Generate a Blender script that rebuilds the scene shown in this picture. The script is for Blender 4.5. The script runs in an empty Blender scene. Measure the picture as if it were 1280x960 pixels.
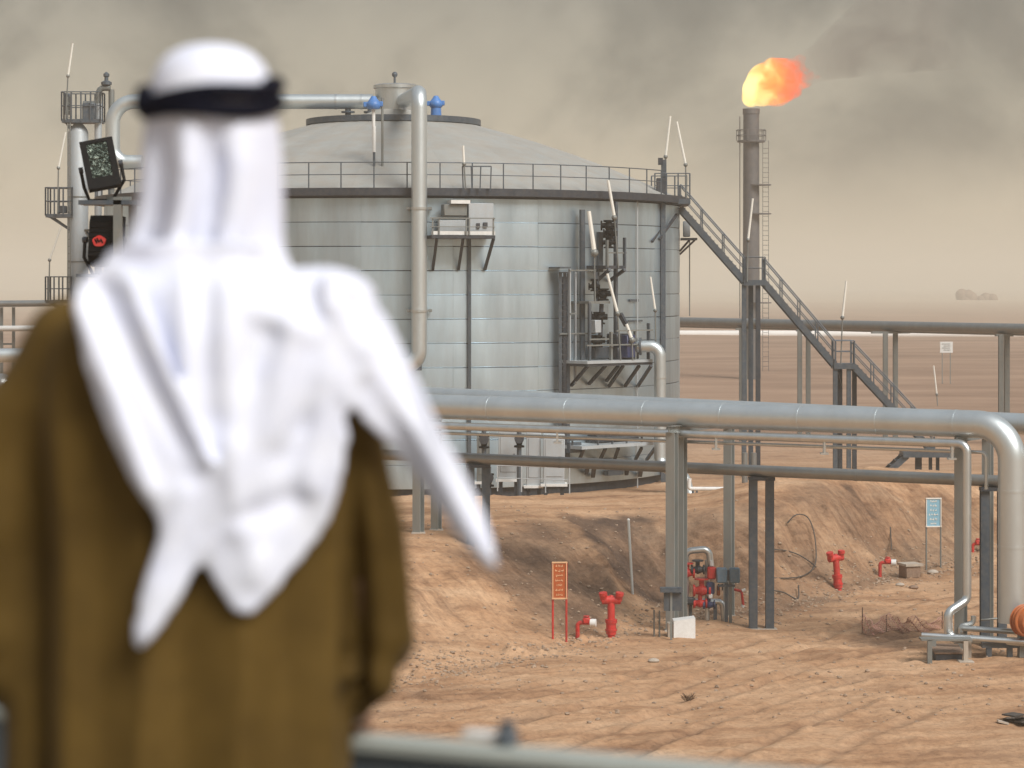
import bpy, math, random
import numpy as np
from mathutils import Vector, Matrix
from mathutils.bvhtree import BVHTree

random.seed(7)
rng = np.random.default_rng(7)
scene = bpy.context.scene
COL = scene.collection
PI = math.pi
R = math.radians

# ------------------------------------------------------------------ camera
F = 3022.2            # focal length in pixels of the 1280 wide photograph (85 mm on 36 mm)
HZ = 355.0            # row of the true horizon
CAMZ = 10.0           # eye height over the dirt road
cam_data = bpy.data.cameras.new("camera")
cam_data.lens = 85.0
cam_data.sensor_width = 36.0
cam_data.shift_y = -(480.0 - HZ) / 1280.0
cam_data.clip_start = 0.1
cam_data.clip_end = 12000.0
cam_data.dof.use_dof = True
cam_data.dof.focus_distance = 82.0
cam_data.dof.aperture_fstop = 3.4
cam = bpy.data.objects.new("camera", cam_data)
cam.location = (0, 0, CAMZ)
cam.rotation_euler = (R(90), 0, 0)
COL.objects.link(cam)
scene.camera = cam

# ------------------------------------------------------------------ render look
scene.view_settings.view_transform = 'Standard'
scene.view_settings.look = 'None'
scene.view_settings.exposure = 1.28
scene.view_settings.gamma = 1.0
scene.render.engine = 'CYCLES'
scene.cycles.use_denoising = True
scene.cycles.max_bounces = 8
scene.cycles.volume_bounces = 2
scene.cycles.sample_clamp_indirect = 6.0

# ------------------------------------------------------------------ sun and sky
SUN_EL = R(45)
sun_from = Vector((0.58, -0.70, 0)).normalized() * math.cos(SUN_EL) + Vector((0, 0, math.sin(SUN_EL)))
sd = bpy.data.lights.new("sun", 'SUN')
sd.energy = 1.5
sd.angle = R(28)
sd.color = (1.0, 0.975, 0.94)
sun = bpy.data.objects.new("sun", sd)
sun.rotation_euler = sun_from.to_track_quat('Z', 'Y').to_euler()
sun.location = (20, -40, 60)
COL.objects.link(sun)

world = bpy.data.worlds.new("World")
scene.world = world
world.use_nodes = True
nt = world.node_tree
nt.nodes.clear()
def N(tree, kind, **kw):
    n = tree.nodes.new(kind)
    for k, v in kw.items():
        if k.startswith('i_'):
            n.inputs[k[2:].replace('_', ' ')].default_value = v
        else:
            setattr(n, k, v)
    return n
def ramp(tree, stops, interp='LINEAR'):
    n = tree.nodes.new('ShaderNodeValToRGB')
    cr = n.color_ramp
    cr.interpolation = interp
    while len(cr.elements) > 1:
        cr.elements.remove(cr.elements[-1])
    cr.elements[0].position = stops[0][0]
    cr.elements[0].color = (*stops[0][1], 1) if len(stops[0][1]) == 3 else stops[0][1]
    for p, c in stops[1:]:
        e = cr.elements.new(p)
        e.color = (*c, 1) if len(c) == 3 else c
    return n
out = N(nt, 'ShaderNodeOutputWorld')
tc = N(nt, 'ShaderNodeTexCoord')
# clear sky seen through the dust
sky = N(nt, 'ShaderNodeTexSky', sky_type='NISHITA', sun_disc=False)
sky.sun_elevation = SUN_EL
sky.sun_rotation = math.atan2(sun_from.x, sun_from.y)
sky.dust_density = 8.0
sky.air_density = 1.2
bg_sky = N(nt, 'ShaderNodeBackground', i_Strength=0.05)
nt.links.new(sky.outputs[0], bg_sky.inputs[0])
# dust cloud and drifting smoke, darker and greyer higher up
sep = N(nt, 'ShaderNodeSeparateXYZ')
nt.links.new(tc.outputs['Generated'], sep.inputs[0])
elev = ramp(nt, [(0.0, (0.305, 0.263, 0.190)), (0.030, (0.285, 0.248, 0.183)), (0.065, (0.215, 0.197, 0.157)),
                 (0.12, (0.150, 0.143, 0.122)), (0.4, (0.160, 0.166, 0.175)), (1.0, (0.175, 0.196, 0.230))])
nt.links.new(sep.outputs['Z'], elev.inputs[0])
mp = N(nt, 'ShaderNodeMapping')
mp.inputs['Scale'].default_value = (0.95, 1.0, 1.2)
mpr = N(nt, 'ShaderNodeMapping')
mpr.inputs['Rotation'].default_value = (0.0, R(38), 0.0)
nt.links.new(tc.outputs['Generated'], mpr.inputs[0])
nt.links.new(mpr.outputs[0], mp.inputs[0])
n1 = N(nt, 'ShaderNodeTexNoise', i_Scale=11.0, i_Detail=7.0, i_Roughness=0.55, i_Distortion=0.25)
nt.links.new(mp.outputs[0], n1.inputs['Vector'])
smoke = ramp(nt, [(0.28, (1.28, 1.26, 1.22)), (0.45, (1.08, 1.07, 1.05)), (0.57, (0.72, 0.73, 0.73)), (0.70, (0.44, 0.455, 0.47))])
nt.links.new(n1.outputs['Fac'], smoke.inputs[0])
damp = N(nt, 'ShaderNodeMapRange')          # smoke drifts aloft, not along the horizon
damp.inputs['From Min'].default_value = 0.012
damp.inputs['From Max'].default_value = 0.06
nt.links.new(sep.outputs['Z'], damp.inputs['Value'])
mixs = N(nt, 'ShaderNodeMix', data_type='RGBA', blend_type='MULTIPLY')
nt.links.new(damp.outputs[0], mixs.inputs[0])
nt.links.new(elev.outputs[0], mixs.inputs[6])
nt.links.new(smoke.outputs[0], mixs.inputs[7])
bg_dust = N(nt, 'ShaderNodeBackground', i_Strength=0.92)
nt.links.new(mixs.outputs[2], bg_dust.inputs[0])
addw = N(nt, 'ShaderNodeMixShader', i_Fac=0.9)
nt.links.new(bg_sky.outputs[0], addw.inputs[1])
nt.links.new(bg_dust.outputs[0], addw.inputs[2])
nt.links.new(addw.outputs[0], out.inputs[0])

# ------------------------------------------------------------------ helpers
def P(px, py, Y):
    """World point seen at photograph pixel (px, py) when it stands Y metres ahead."""
    return Vector(((px - 640.0) / F * Y, Y, CAMZ - (py - HZ) / F * Y))

def tag(o, label=None, cat=None, group=None, kind=None):
    if label: o['label'] = label
    if cat: o['category'] = cat
    if group: o['group'] = group
    if kind: o['kind'] = kind
    return o

def thing(name, loc, label, cat, group=None):
    o = bpy.data.objects.new(name, None)
    o.empty_display_size = 0.2
    o.location = loc
    COL.objects.link(o)
    return tag(o, label, cat, group)

def root_loc(o):
    v = Vector((0, 0, 0))
    while o is not None:
        v += o.location
        o = o.parent
    return v

def inst(name, src, parent, loc, rz=0.0, rot=None, scale=None):
    """One more piece sharing src's mesh; loc is in world space."""
    o = bpy.data.objects.new(name, src.data if hasattr(src, 'data') else src)
    COL.objects.link(o)
    o.parent = parent
    o.location = Vector(loc) - root_loc(parent)
    o.rotation_euler = rot if rot is not None else (0, 0, rz)
    if scale: o.scale = scale
    return o

def copy_tree(o, parent=None):
    c = o.copy()
    COL.objects.link(c)
    c.parent = parent
    for ch in list(o.children):
        copy_tree(ch, c)
    return c

class MB:
    """Collects shapes (world coordinates) and links them as one mesh object."""
    def __init__(s):
        s.v = []; s.f = []
    def add(s, vs, fs):
        b = len(s.v)
        s.v += [tuple(v) for v in vs]
        s.f += [tuple(i + b for i in f) for f in fs]
        return s
    def box(s, c, d, rz=0.0, rot=None, bev=0.0):
        c = Vector(c); hx, hy, hz = d[0] / 2, d[1] / 2, d[2] / 2
        m = rot if rot is not None else Matrix.Rotation(rz, 3, 'Z')
        if bev > 0 and bev < min(hx, hy, hz):
            vs = []; idx = {}
            for sx in (-1, 1):
                for sy in (-1, 1):
                    for sz in (-1, 1):
                        for ax in range(3):
                            p = [sx * (hx - bev), sy * (hy - bev), sz * (hz - bev)]
                            p[ax] = (sx * hx, sy * hy, sz * hz)[ax]
                            idx[(sx, sy, sz, ax)] = len(vs)
                            vs.append(c + m @ Vector(p))
            fs = []
            I = idx
            for sg in (-1, 1):
                q = [I[(sg, -1, -1, 0)], I[(sg, 1, -1, 0)], I[(sg, 1, 1, 0)], I[(sg, -1, 1, 0)]]; fs.append(q if sg > 0 else q[::-1])
                q = [I[(-1, sg, -1, 1)], I[(1, sg, -1, 1)], I[(1, sg, 1, 1)], I[(-1, sg, 1, 1)]]; fs.append(q if sg < 0 else q[::-1])
                q = [I[(-1, -1, sg, 2)], I[(1, -1, sg, 2)], I[(1, 1, sg, 2)], I[(-1, 1, sg, 2)]]; fs.append(q if sg > 0 else q[::-1])
            for a in (-1, 1):
                for b in (-1, 1):
                    q = [I[(-1, a, b, 1)], I[(1, a, b, 1)], I[(1, a, b, 2)], I[(-1, a, b, 2)]]; fs.append(q if a * b < 0 else q[::-1])
                    q = [I[(a, -1, b, 0)], I[(a, 1, b, 0)], I[(a, 1, b, 2)], I[(a, -1, b, 2)]]; fs.append(q if a * b > 0 else q[::-1])
                    q = [I[(a, b, -1, 0)], I[(a, b, 1, 0)], I[(a, b, 1, 1)], I[(a, b, -1, 1)]]; fs.append(q if a * b < 0 else q[::-1])
            for sx in (-1, 1):
                for sy in (-1, 1):
                    for sz in (-1, 1):
                        q = [I[(sx, sy, sz, 0)], I[(sx, sy, sz, 1)], I[(sx, sy, sz, 2)]]; fs.append(q if sx * sy * sz > 0 else q[::-1])
            return s.add(vs, fs)
        vs = [c + m @ Vector((x, y, z)) for x in (-hx, hx) for y in (-hy, hy) for z in (-hz, hz)]
        fs = [(0, 1, 3, 2), (4, 6, 7, 5), (0, 4, 5, 1), (2, 3, 7, 6), (0, 2, 6, 4), (1, 5, 7, 3)]
        return s.add(vs, fs)
    def frame(s, p0, p1, up=None):
        d = (Vector(p1) - Vector(p0)).normalized()
        u = Vector(up) if up is not None else (Vector((0, 0, 1)) if abs(d.z) < 0.95 else Vector((0, 1, 0)))
        a = d.cross(u).normalized(); b = a.cross(d).normalized()
        return d, a, b
    def bar(s, p0, p1, w, h, up=None):
        p0 = Vector(p0); p1 = Vector(p1)
        d, a, b = s.frame(p0, p1, up)
        vs = [p + a * sa * w / 2 + b * sb * h / 2 for p in (p0, p1) for sa, sb in ((-1, -1), (1, -1), (1, 1), (-1, 1))]
        return s.add(vs, [(0, 1, 2, 3), (7, 6, 5, 4), (0, 4, 5, 1), (1, 5, 6, 2), (2, 6, 7, 3), (3, 7, 4, 0)])
    def prof(s, p0, p1, pts, up=None):
        """Extrude a closed 2-D outline between two points."""
        p0 = Vector(p0); p1 = Vector(p1)
        d, a, b = s.frame(p0, p1, up)
        n = len(pts)
        vs = [p + a * x + b * y for p in (p0, p1) for x, y in pts]
        fs = [(i, n + i, n + (i + 1) % n, (i + 1) % n) for i in range(n)]
        fs += [tuple(range(n)), tuple(range(2 * n - 1, n - 1, -1))]
        return s.add(vs, fs)
    def hbeam(s, p0, p1, w, h, t=0.02, up=None):
        x, y = w / 2, h / 2
        o = [(-x, -y), (x, -y), (x, -y + t), (t / 2, -y + t), (t / 2, y - t), (x, y - t), (x, y), (-x, y), (-x, y - t), (-t / 2, y - t), (-t / 2, -y + t), (-x, -y + t)]
        return s.prof(p0, p1, o, up)
    def cyl(s, p0, p1, r0, r1=None, n=12, caps=True):
        r1 = r0 if r1 is None else r1
        p0 = Vector(p0); p1 = Vector(p1)
        d, a, b = s.frame(p0, p1)
        vs = []
        for p, r in ((p0, r0), (p1, r1)):
            for i in range(n):
                t = 2 * PI * i / n
                vs.append(p + (a * math.cos(t) + b * math.sin(t)) * r)
        fs = [(i, (i + 1) % n, n + (i + 1) % n, n + i) for i in range(n)]
        if caps:
            fs += [tuple(range(n - 1, -1, -1)), tuple(range(n, 2 * n))]
        return s.add(vs, fs)
    def tube(s, pts, r, n=12, bend=0.0, steps=7, caps=True):
        pts = [Vector(p) for p in pts]
        path = [pts[0]]
        for i in range(1, len(pts) - 1):
            if bend <= 0:
                path.append(pts[i]); continue
            a = pts[i - 1] - pts[i]; c = pts[i + 1] - pts[i]
            la, lc = a.length, c.length
            ang = a.angle(c)
            t = min(bend / max(math.tan(ang / 2), 1e-3), la * 0.49, lc * 0.49)
            q0 = pts[i] + a.normalized() * t; q1 = pts[i] + c.normalized() * t
            rad = t * math.tan(ang / 2)
            bis = (a.normalized() + c.normalized()).normalized()
            ctr = pts[i] + bis * (rad / math.sin(ang / 2))
            v0 = q0 - ctr; v1 = q1 - ctr
            tot = v0.angle(v1); ax = v0.cross(v1).normalized()
            for k in range(steps + 1):
                path.append(ctr + Matrix.Rotation(tot * k / steps, 3, ax) @ v0)
        path.append(pts[-1])
        m = len(path)
        d0 = (path[1] - path[0]).normalized()
        u = Vector((0, 0, 1)) if abs(d0.z) < 0.9 else Vector((0, 1, 0))
        a = d0.cross(u).normalized()
        vs = []
        rr = r if hasattr(r, '__len__') else [r] * m
        if len(rr) != m:
            rr = [rr[0] + (rr[-1] - rr[0]) * i / (m - 1) for i in range(m)]
        for i in range(m):
            d = (path[min(i + 1, m - 1)] - path[max(i - 1, 0)]).normalized()
            a = (a - d * a.dot(d)).normalized(); b = d.cross(a)
            for k in range(n):
                t = 2 * PI * k / n
                vs.append(path[i] + (a * math.cos(t) + b * math.sin(t)) * rr[i])
        fs = [(i * n + k, i * n + (k + 1) % n, (i + 1) * n + (k + 1) % n, (i + 1) * n + k) for i in range(m - 1) for k in range(n)]
        if caps:
            fs += [tuple(range(n - 1, -1, -1)), tuple(range((m - 1) * n, m * n))]
        return s.add(vs, fs)
    def ball(s, c, r, n=10, m=7, sc=(1, 1, 1)):
        c = Vector(c)
        vs = [c + Vector((0, 0, -r * sc[2]))]
        for j in range(1, m):
            t = PI * j / m
            for i in range(n):
                q = 2 * PI * i / n
                vs.append(c + Vector((math.sin(t) * math.cos(q) * r * sc[0], math.sin(t) * math.sin(q) * r * sc[1], -math.cos(t) * r * sc[2])))
        vs.append(c + Vector((0, 0, r * sc[2])))
        fs = [(0, 1 + (i + 1) % n, 1 + i) for i in range(n)]
        for j in range(m - 2):
            for i in range(n):
                a = 1 + j * n
                fs.append((a + i, a + (i + 1) % n, a + n + (i + 1) % n, a + n + i))
        top = len(vs) - 1; a = 1 + (m - 2) * n
        fs += [(a + i, a + (i + 1) % n, top) for i in range(n)]
        return s.add(vs, fs)
    def lathe(s, c, prof, n=24, axis=None):
        c = Vector(c)
        q = Vector((0, 0, 1)).rotation_difference(Vector(axis)) if axis is not None else None
        vs = []
        for r, z in prof:
            for i in range(n):
                t = 2 * PI * i / n
                v = Vector((r * math.cos(t), r * math.sin(t), z))
                vs.append(c + (q @ v if q else v))
        fs = [(j * n + i, j * n + (i + 1) % n, (j + 1) * n + (i + 1) % n, (j + 1) * n + i) for j in range(len(prof) - 1) for i in range(n)]
        fs += [tuple(range(n - 1, -1, -1)), tuple(range((len(prof) - 1) * n, len(prof) * n))]
        return s.add(vs, fs)
    def build(s, name, mat, parent=None, angle=38, origin=None):
        o0 = root_loc(parent) if parent is not None else Vector((0, 0, 0))
        og = Vector(origin) if origin is not None else o0
        me = bpy.data.meshes.new(name)
        me.from_pydata([(v[0] - og.x, v[1] - og.y, v[2] - og.z) for v in s.v], [], s.f)
        me.update()
        me.shade_smooth()
        me.set_sharp_from_angle(angle=R(angle))
        if mat: me.materials.append(mat)
        o = bpy.data.objects.new(name, me)
        COL.objects.link(o)
        if parent is not None:
            o.parent = parent
        o.location = og - o0
        return o

# ------------------------------------------------------------------ noise
def _hash(ix, iy, seed):
    h = (ix.astype(np.int64) * 374761393 + iy.astype(np.int64) * 668265263 + seed * 1442695041) & 0xffffffff
    h = ((h ^ (h >> 13)) * 1274126177) & 0xffffffff
    h = h ^ (h >> 16)
    return (h & 0xffffff) / float(0xffffff)
def vnoise(x, y, seed=0):
    x = np.asarray(x, float); y = np.asarray(y, float)
    ix = np.floor(x); iy = np.floor(y)
    fx = x - ix; fy = y - iy
    fx = fx * fx * fx * (fx * (fx * 6 - 15) + 10); fy = fy * fy * fy * (fy * (fy * 6 - 15) + 10)
    a = _hash(ix, iy, seed); b = _hash(ix + 1, iy, seed); c = _hash(ix, iy + 1, seed); d = _hash(ix + 1, iy + 1, seed)
    return (a + (b - a) * fx) * (1 - fy) + (c + (d - c) * fx) * fy
def fbm(x, y, oct=4, seed=0, gain=0.5):
    s = 0; a = 1; t = 0
    for k in range(oct):
        s = s + a * (vnoise(x, y, seed + k * 17) - 0.5); t += a
        x = x * 2.03 + 3.1; y = y * 2.03 + 1.7; a *= gain
    return s / t

# ------------------------------------------------------------------ materials
def new_mat(name):
    m = bpy.data.materials.new(name)
    m.use_nodes = True
    t = m.node_tree
    t.nodes.clear()
    o = N(t, 'ShaderNodeOutputMaterial')
    b = N(t, 'ShaderNodeBsdfPrincipled')
    t.links.new(b.outputs[0], o.inputs[0])
    return m, t, b
def metal_mat(name, col, metallic, rough, var=0.12, scale=1.5, dust=0.15, bump=0.05, rnd=0.0, streak=(1, 1, 0.25)):
    m, t, b = new_mat(name)
    tcn = N(t, 'ShaderNodeTexCoord')
    mpn = N(t, 'ShaderNodeMapping'); mpn.inputs['Scale'].default_value = streak
    geo = N(t, 'ShaderNodeNewGeometry')
    t.links.new(geo.outputs['Position'], mpn.inputs[0])
    nz = N(t, 'ShaderNodeTexNoise', i_Scale=scale, i_Detail=6.0, i_Roughness=0.6)
    t.links.new(mpn.outputs[0], nz.inputs['Vector'])
    dark = tuple(c * (1 - var) for c in col); light = tuple(min(1, c * (1 + var)) for c in col)
    rp = ramp(t, [(0.3, dark), (0.7, light)])
    t.links.new(nz.outputs['Fac'], rp.inputs[0])
    mx = N(t, 'ShaderNodeMix', data_type='RGBA')          # settled desert dust
    nz2 = N(t, 'ShaderNodeTexNoise', i_Scale=scale * 2.7, i_Detail=5.0, i_Roughness=0.65)
    t.links.new(mpn.outputs[0] if streak[2] < 0.2 else geo.outputs['Position'], nz2.inputs['Vector'])
    mr = N(t, 'ShaderNodeMapRange')
    mr.inputs['From Min'].default_value = 0.35; mr.inputs['From Max'].default_value = 0.8
    mr.inputs['To Max'].default_value = dust * 2.5
    t.links.new(nz2.outputs['Fac'], mr.inputs['Value'])
    t.links.new(mr.outputs[0], mx.inputs[0])
    t.links.new(rp.outputs[0], mx.inputs[6])
    mx.inputs[7].default_value = (0.42, 0.33, 0.24, 1)
    last = mx.outputs[2]
    if rnd > 0:
        oi = N(t, 'ShaderNodeObjectInfo')
        m2 = N(t, 'ShaderNodeMapRange'); m2.inputs['To Min'].default_value = 1 - rnd; m2.inputs['To Max'].default_value = 1 + rnd
        t.links.new(oi.outputs['Random'], m2.inputs['Value'])
        vm = N(t, 'ShaderNodeVectorMath', operation='SCALE')
        t.links.new(last, vm.inputs[0]); t.links.new(m2.outputs[0], vm.inputs['Scale'])
        last = vm.outputs[0]
    t.links.new(last, b.inputs['Base Color'])
    b.inputs['Metallic'].default_value = metallic
    rr = N(t, 'ShaderNodeMapRange'); rr.inputs['To Min'].default_value = rough - 0.08; rr.inputs['To Max'].default_value = rough + 0.14
    t.links.new(nz2.outputs['Fac'], rr.inputs['Value'])
    t.links.new(rr.outputs[0], b.inputs['Roughness'])
    if bump > 0:
        bp = N(t, 'ShaderNodeBump', i_Strength=bump, i_Distance=0.05)
        t.links.new(nz.outputs['Fac'], bp.inputs['Height'])
        t.links.new(bp.outputs[0], b.inputs['Normal'])
    return m
M = {}
M['cladding'] = metal_mat('aluminium_cladding', (0.53, 0.66, 0.745), 0.90, 0.38, var=0.24, scale=0.6, dust=0.08, bump=0.02, rnd=0.015, streak=(1, 1, 0.18))
M['roofing'] = metal_mat('roof_cladding', (0.43, 0.435, 0.405), 0.3, 0.5, var=0.10, scale=0.5, dust=0.22, bump=0.05, rnd=0.05)
M['pipe'] = metal_mat('pipe_cladding', (0.62, 0.675, 0.685), 0.8, 0.38, var=0.08, scale=1.2, dust=0.03, bump=0.03)
M['pipe_small'] = metal_mat('galvanised_pipe', (0.62, 0.66, 0.665), 0.88, 0.32, var=0.1, scale=3, dust=0.04)
M['steel'] = metal_mat('grey_steel', (0.20, 0.22, 0.215), 0.35, 0.45, var=0.16, scale=2.0, dust=0.10)
M['column'] = metal_mat('column_grey_paint', (0.29, 0.32, 0.315), 0.3, 0.45, var=0.14, scale=2.0, dust=0.10)
M['steel_dark'] = metal_mat('dark_steel', (0.036, 0.045, 0.058), 0.3, 0.5, var=0.2, scale=2.5, dust=0.05)
M['steel_mid'] = metal_mat('blue_grey_steel', (0.068, 0.094, 0.120), 0.35, 0.45, var=0.18, scale=2.5, dust=0.08)
M['lower_pipe'] = metal_mat('grey_painted_pipe', (0.27, 0.29, 0.29), 0.6, 0.36, var=0.1, scale=2, dust=0.10)
M['white'] = metal_mat('white_paint', (0.74, 0.75, 0.73), 0.0, 0.5, var=0.06, scale=4, dust=0.10)
M['offwhite'] = metal_mat('cabinet_paint', (0.43, 0.475, 0.50), 0.2, 0.45, var=0.08, scale=3, dust=0.10)
M['red'] = metal_mat('red_paint', (0.50, 0.011, 0.010), 0.0, 0.5, var=0.3, scale=7, dust=0.09)
M['blue'] = metal_mat('blue_paint', (0.055, 0.20, 0.52), 0.0, 0.4, var=0.15, scale=6, dust=0.06)
M['navy'] = metal_mat('navy_paint', (0.02, 0.035, 0.11), 0.0, 0.4, var=0.15, scale=6, dust=0.06)
M['slate'] = metal_mat('slate_paint', (0.10, 0.18, 0.25), 0.1, 0.4, var=0.15, scale=6, dust=0.10)
M['black'] = metal_mat('black_paint', (0.002, 0.002, 0.0025), 0.0, 0.6, var=0.2, scale=9, dust=0.004)
for n_ in M['black'].node_tree.nodes:
    if n_.type == 'BSDF_PRINCIPLED': n_.inputs['Specular IOR Level'].default_value = 0.2
M['orange'] = metal_mat('orange_paint', (0.40, 0.10, 0.014), 0.0, 0.5, var=0.15, scale=6, dust=0.08)
M['orange_sign'] = metal_mat('orange_sign_paint', (0.43, 0.085, 0.012), 0.0, 0.5, var=0.1, scale=6, dust=0.06)
M['cyan_sign'] = metal_mat('pale_blue_sign_paint', (0.22, 0.46, 0.60), 0.0, 0.45, var=0.1, scale=6, dust=0.10)
M['pale_print'] = metal_mat('pale_orange_print', (0.72, 0.44, 0.24), 0.0, 0.6, var=0.08, scale=6, dust=0.05, bump=0)
M['white_print'] = metal_mat('white_print', (0.80, 0.78, 0.72), 0.0, 0.6, var=0.05, scale=6, dust=0.05, bump=0)
M['concrete'] = metal_mat('concrete', (0.42, 0.37, 0.31), 0.0, 0.85, var=0.18, scale=5, dust=0.25, bump=0.3)
M['rust'] = metal_mat('rusty_plate', (0.20, 0.125, 0.085), 0.1, 0.7, var=0.25, scale=6, dust=0.2, bump=0.2)
M['tube'] = metal_mat('lamp_tube_white', (0.80, 0.79, 0.72), 0.0, 0.3, var=0.04, scale=4, dust=0.04, bump=0)
M['stack'] = metal_mat('sooty_stack_steel', (0.10, 0.10, 0.105), 0.2, 0.6, var=0.25, scale=0.6, dust=0.08)
M['rubber'] = metal_mat('black_cable_rubber', (0.03, 0.028, 0.026), 0.0, 0.6, var=0.2, scale=8, dust=0.12)
M['net'] = metal_mat('pink_safety_net', (0.62, 0.33, 0.26), 0.0, 0.7, var=0.15, scale=8, dust=0.25)
M['rail_paint'] = metal_mat('pale_rail_paint', (0.42, 0.455, 0.42), 0.15, 0.45, var=0.06, scale=6, dust=0.05)
M['panel_paint'] = metal_mat('grey_panel_paint', (0.13, 0.165, 0.195), 0.2, 0.5, var=0.08, scale=5, dust=0.05)
M['far_white'] = metal_mat('white_pipeline', (0.84, 0.82, 0.78), 0.0, 0.5, var=0.05, scale=0.3, dust=0.02)
# ------------------------------------------------------------------ terrain
KX   = np.array([-40, -12, -4, -2.9, 0, 2.0, 3.0, 4.2, 5.5, 7.0, 8.0, 9.5, 11, 13, 15, 18, 24, 40.])
KF   = np.array([60, 61, 60.5, 61.2, 64.2, 67.3, 68.8, 72.5, 74.0, 74.0, 73.6, 77.0, 79.5, 83.5, 85, 87, 89, 92.])   # foot of the bank
KL   = np.array([75, 75, 75.2, 75.6, 79.2, 81.6, 82.3, 83.2, 83, 82.5, 83.5, 86.0, 87.5, 91, 94, 97, 100, 104.])       # lip of the bank
KH   = np.array([2.2, 2.2, 2.25, 2.25, 2.3, 2.3, 2.25, 2.2, 2.25, 2.4, 2.65, 2.9, 2.95, 2.9, 2.7, 2.3, 2.0, 1.5])
def smooth(t):
    t = np.clip(t, 0, 1)
    return t * t * (3 - 2 * t)
ruts = []
def flat(px, py):
    Y = CAMZ * F / (py - HZ)
    return ((px - 640) / F * Y, Y)
for pl in ([(480, 905), (640, 888), (760, 868), (830, 850), (905, 828), (1000, 800), (1120, 782), (1300, 770)],
           [(480, 935), (660, 912), (800, 884), (880, 862), (960, 836), (1050, 812), (1160, 800), (1300, 790)],
           [(700, 960), (860, 895), (950, 868), (1040, 845), (1140, 832), (1300, 826)],
           [(900, 985), (1040, 915), (1140, 880), (1240, 862), (1340, 852)],
           [(560, 868), (680, 848), (780, 842), (860, 838)],
           [(1060, 800), (1130, 770), (1200, 748), (1300, 735)]):
    ruts.append(np.array([flat(*p) for p in pl]))
def rut_fields(x, y):
    dep = np.zeros_like(x); msk = np.zeros_like(x)
    for pl in ruts:
        best = np.full(x.shape, 1e9)
        for (ax, ay), (bx, by) in zip(pl[:-1], pl[1:]):
            dx, dy = bx - ax, by - ay
            t = np.clip(((x - ax) * dx + (y - ay) * dy) / (dx * dx + dy * dy), 0, 1)
            best = np.minimum(best, np.hypot(x - ax - t * dx, y - ay - t * dy))
        best = np.abs(best - 0.85)            # the two wheels of a vehicle
        w = 0.16
        br = 0.55 + 0.9 * np.clip(vnoise(x * 0.5, y * 0.5, 91) , 0, 1)
        dep += br * (-0.06 * np.exp(-(best / w) ** 2) + 0.03 * np.exp(-((best - 0.30) / 0.12) ** 2))
        msk = np.maximum(msk, np.exp(-(best / 0.22) ** 2) * np.clip(br - 0.35, 0, 1))
    return dep, msk
def terrain(x, y, detail=True):
    x = np.asarray(x, float); y = np.asarray(y, float)
    wob = fbm(x * 0.35, y * 0.35, 3, 5) * 1.6
    f = np.interp(x, KX, KF); l = np.interp(x, KX, KL); H = np.interp(x, KX, KH)
    t = np.clip((y + wob - f) / (l - f), 0, 1)
    prof = 0.55 * smooth(t) + 0.45 * t
    h = H * prof
    # behind the lip the bank drops to the tank yard, and far off to the plain
    b = smooth((y - (np.maximum(l, 86) + 2)) / 6.0)
    h = h * (1 - b) + 1.55 * b * 1.0
    h = h * (1 - smooth((y - 128) / 25.0))
    near = (1 - smooth((y - 130) / 60.0))
    slope = np.exp(-((t - 0.5) / 0.36) ** 2)
    # recess dug into the bank behind the valves
    xs = 1.6 + (81 - y) * 0.44
    rec = np.exp(-((x - 4.3) / 1.9) ** 2) * np.exp(-((y - 77.6) / 2.9) ** 2) / (1 + np.exp(-np.clip((x - xs) / 0.16, -30, 30)))
    h = h - 0.85 * rec
    # sharp spur between the lit mound and the recess
    spur = np.exp(-((x - xs + .25) / 0.4) ** 2) * slope
    h = h + 0.20 * spur
    if detail:
        slope = slope * (0.4 + 0.6 * smooth((x - 0.8) / 2.2))
        g = fbm(x * 1.15 + 0.25 * y, y * 0.28, 4, 11)
        h = h + near * slope * g * 0.60
        h = h + near * slope * fbm((x + 0.45 * y) * 3.6, y * 0.45, 3, 17, 0.55) * 0.22
        h = h + near * slope * fbm(x * 3.2 + 0.5 * y, y * 1.1, 4, 14, 0.6) * 0.20
        h = h + near * (fbm(x * 0.22, y * 0.22, 3, 21) * 0.22 + fbm(x * 0.9, y * 0.9, 4, 31) * 0.09 + fbm(x * 3.5, y * 3.5, 3, 41, 0.6) * 0.045)
        clod = np.clip(fbm(x * 1.7, y * 1.7, 4, 61, 0.65) - 0.06, 0, 1)
        rough = np.exp(-((y - f - 0.5) / 2.0) ** 2) + 0.25 * (vnoise(x * 0.25, y * 0.25, 71) > 0.6)
        h = h + near * rough * clod * 0.75
        far = smooth((y - 150) / 150.0)
        h = h + far * (fbm(x * 0.012, y * 0.012, 4, 81) * 1.2)
    d, _ = rut_fields(x, y) if detail else (0, 0)
    return h + d
def gz(x, y):
    return float(terrain(np.array([x]), np.array([y]))[0])
def G(px, py):
    """Point of the terrain seen at pixel (px, py)."""
    Y = np.arange(45, 330, 0.04)
    X = (px - 640) / F * Y; Z = CAMZ - (py - HZ) / F * Y
    h = terrain(X, Y)
    k = np.argmax(Z <= h)
    return Vector((X[k], Y[k], h[k]))
def on_ground(px, Y):
    x = (px - 640) / F * Y
    return Vector((x, Y, gz(x, Y)))

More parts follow.
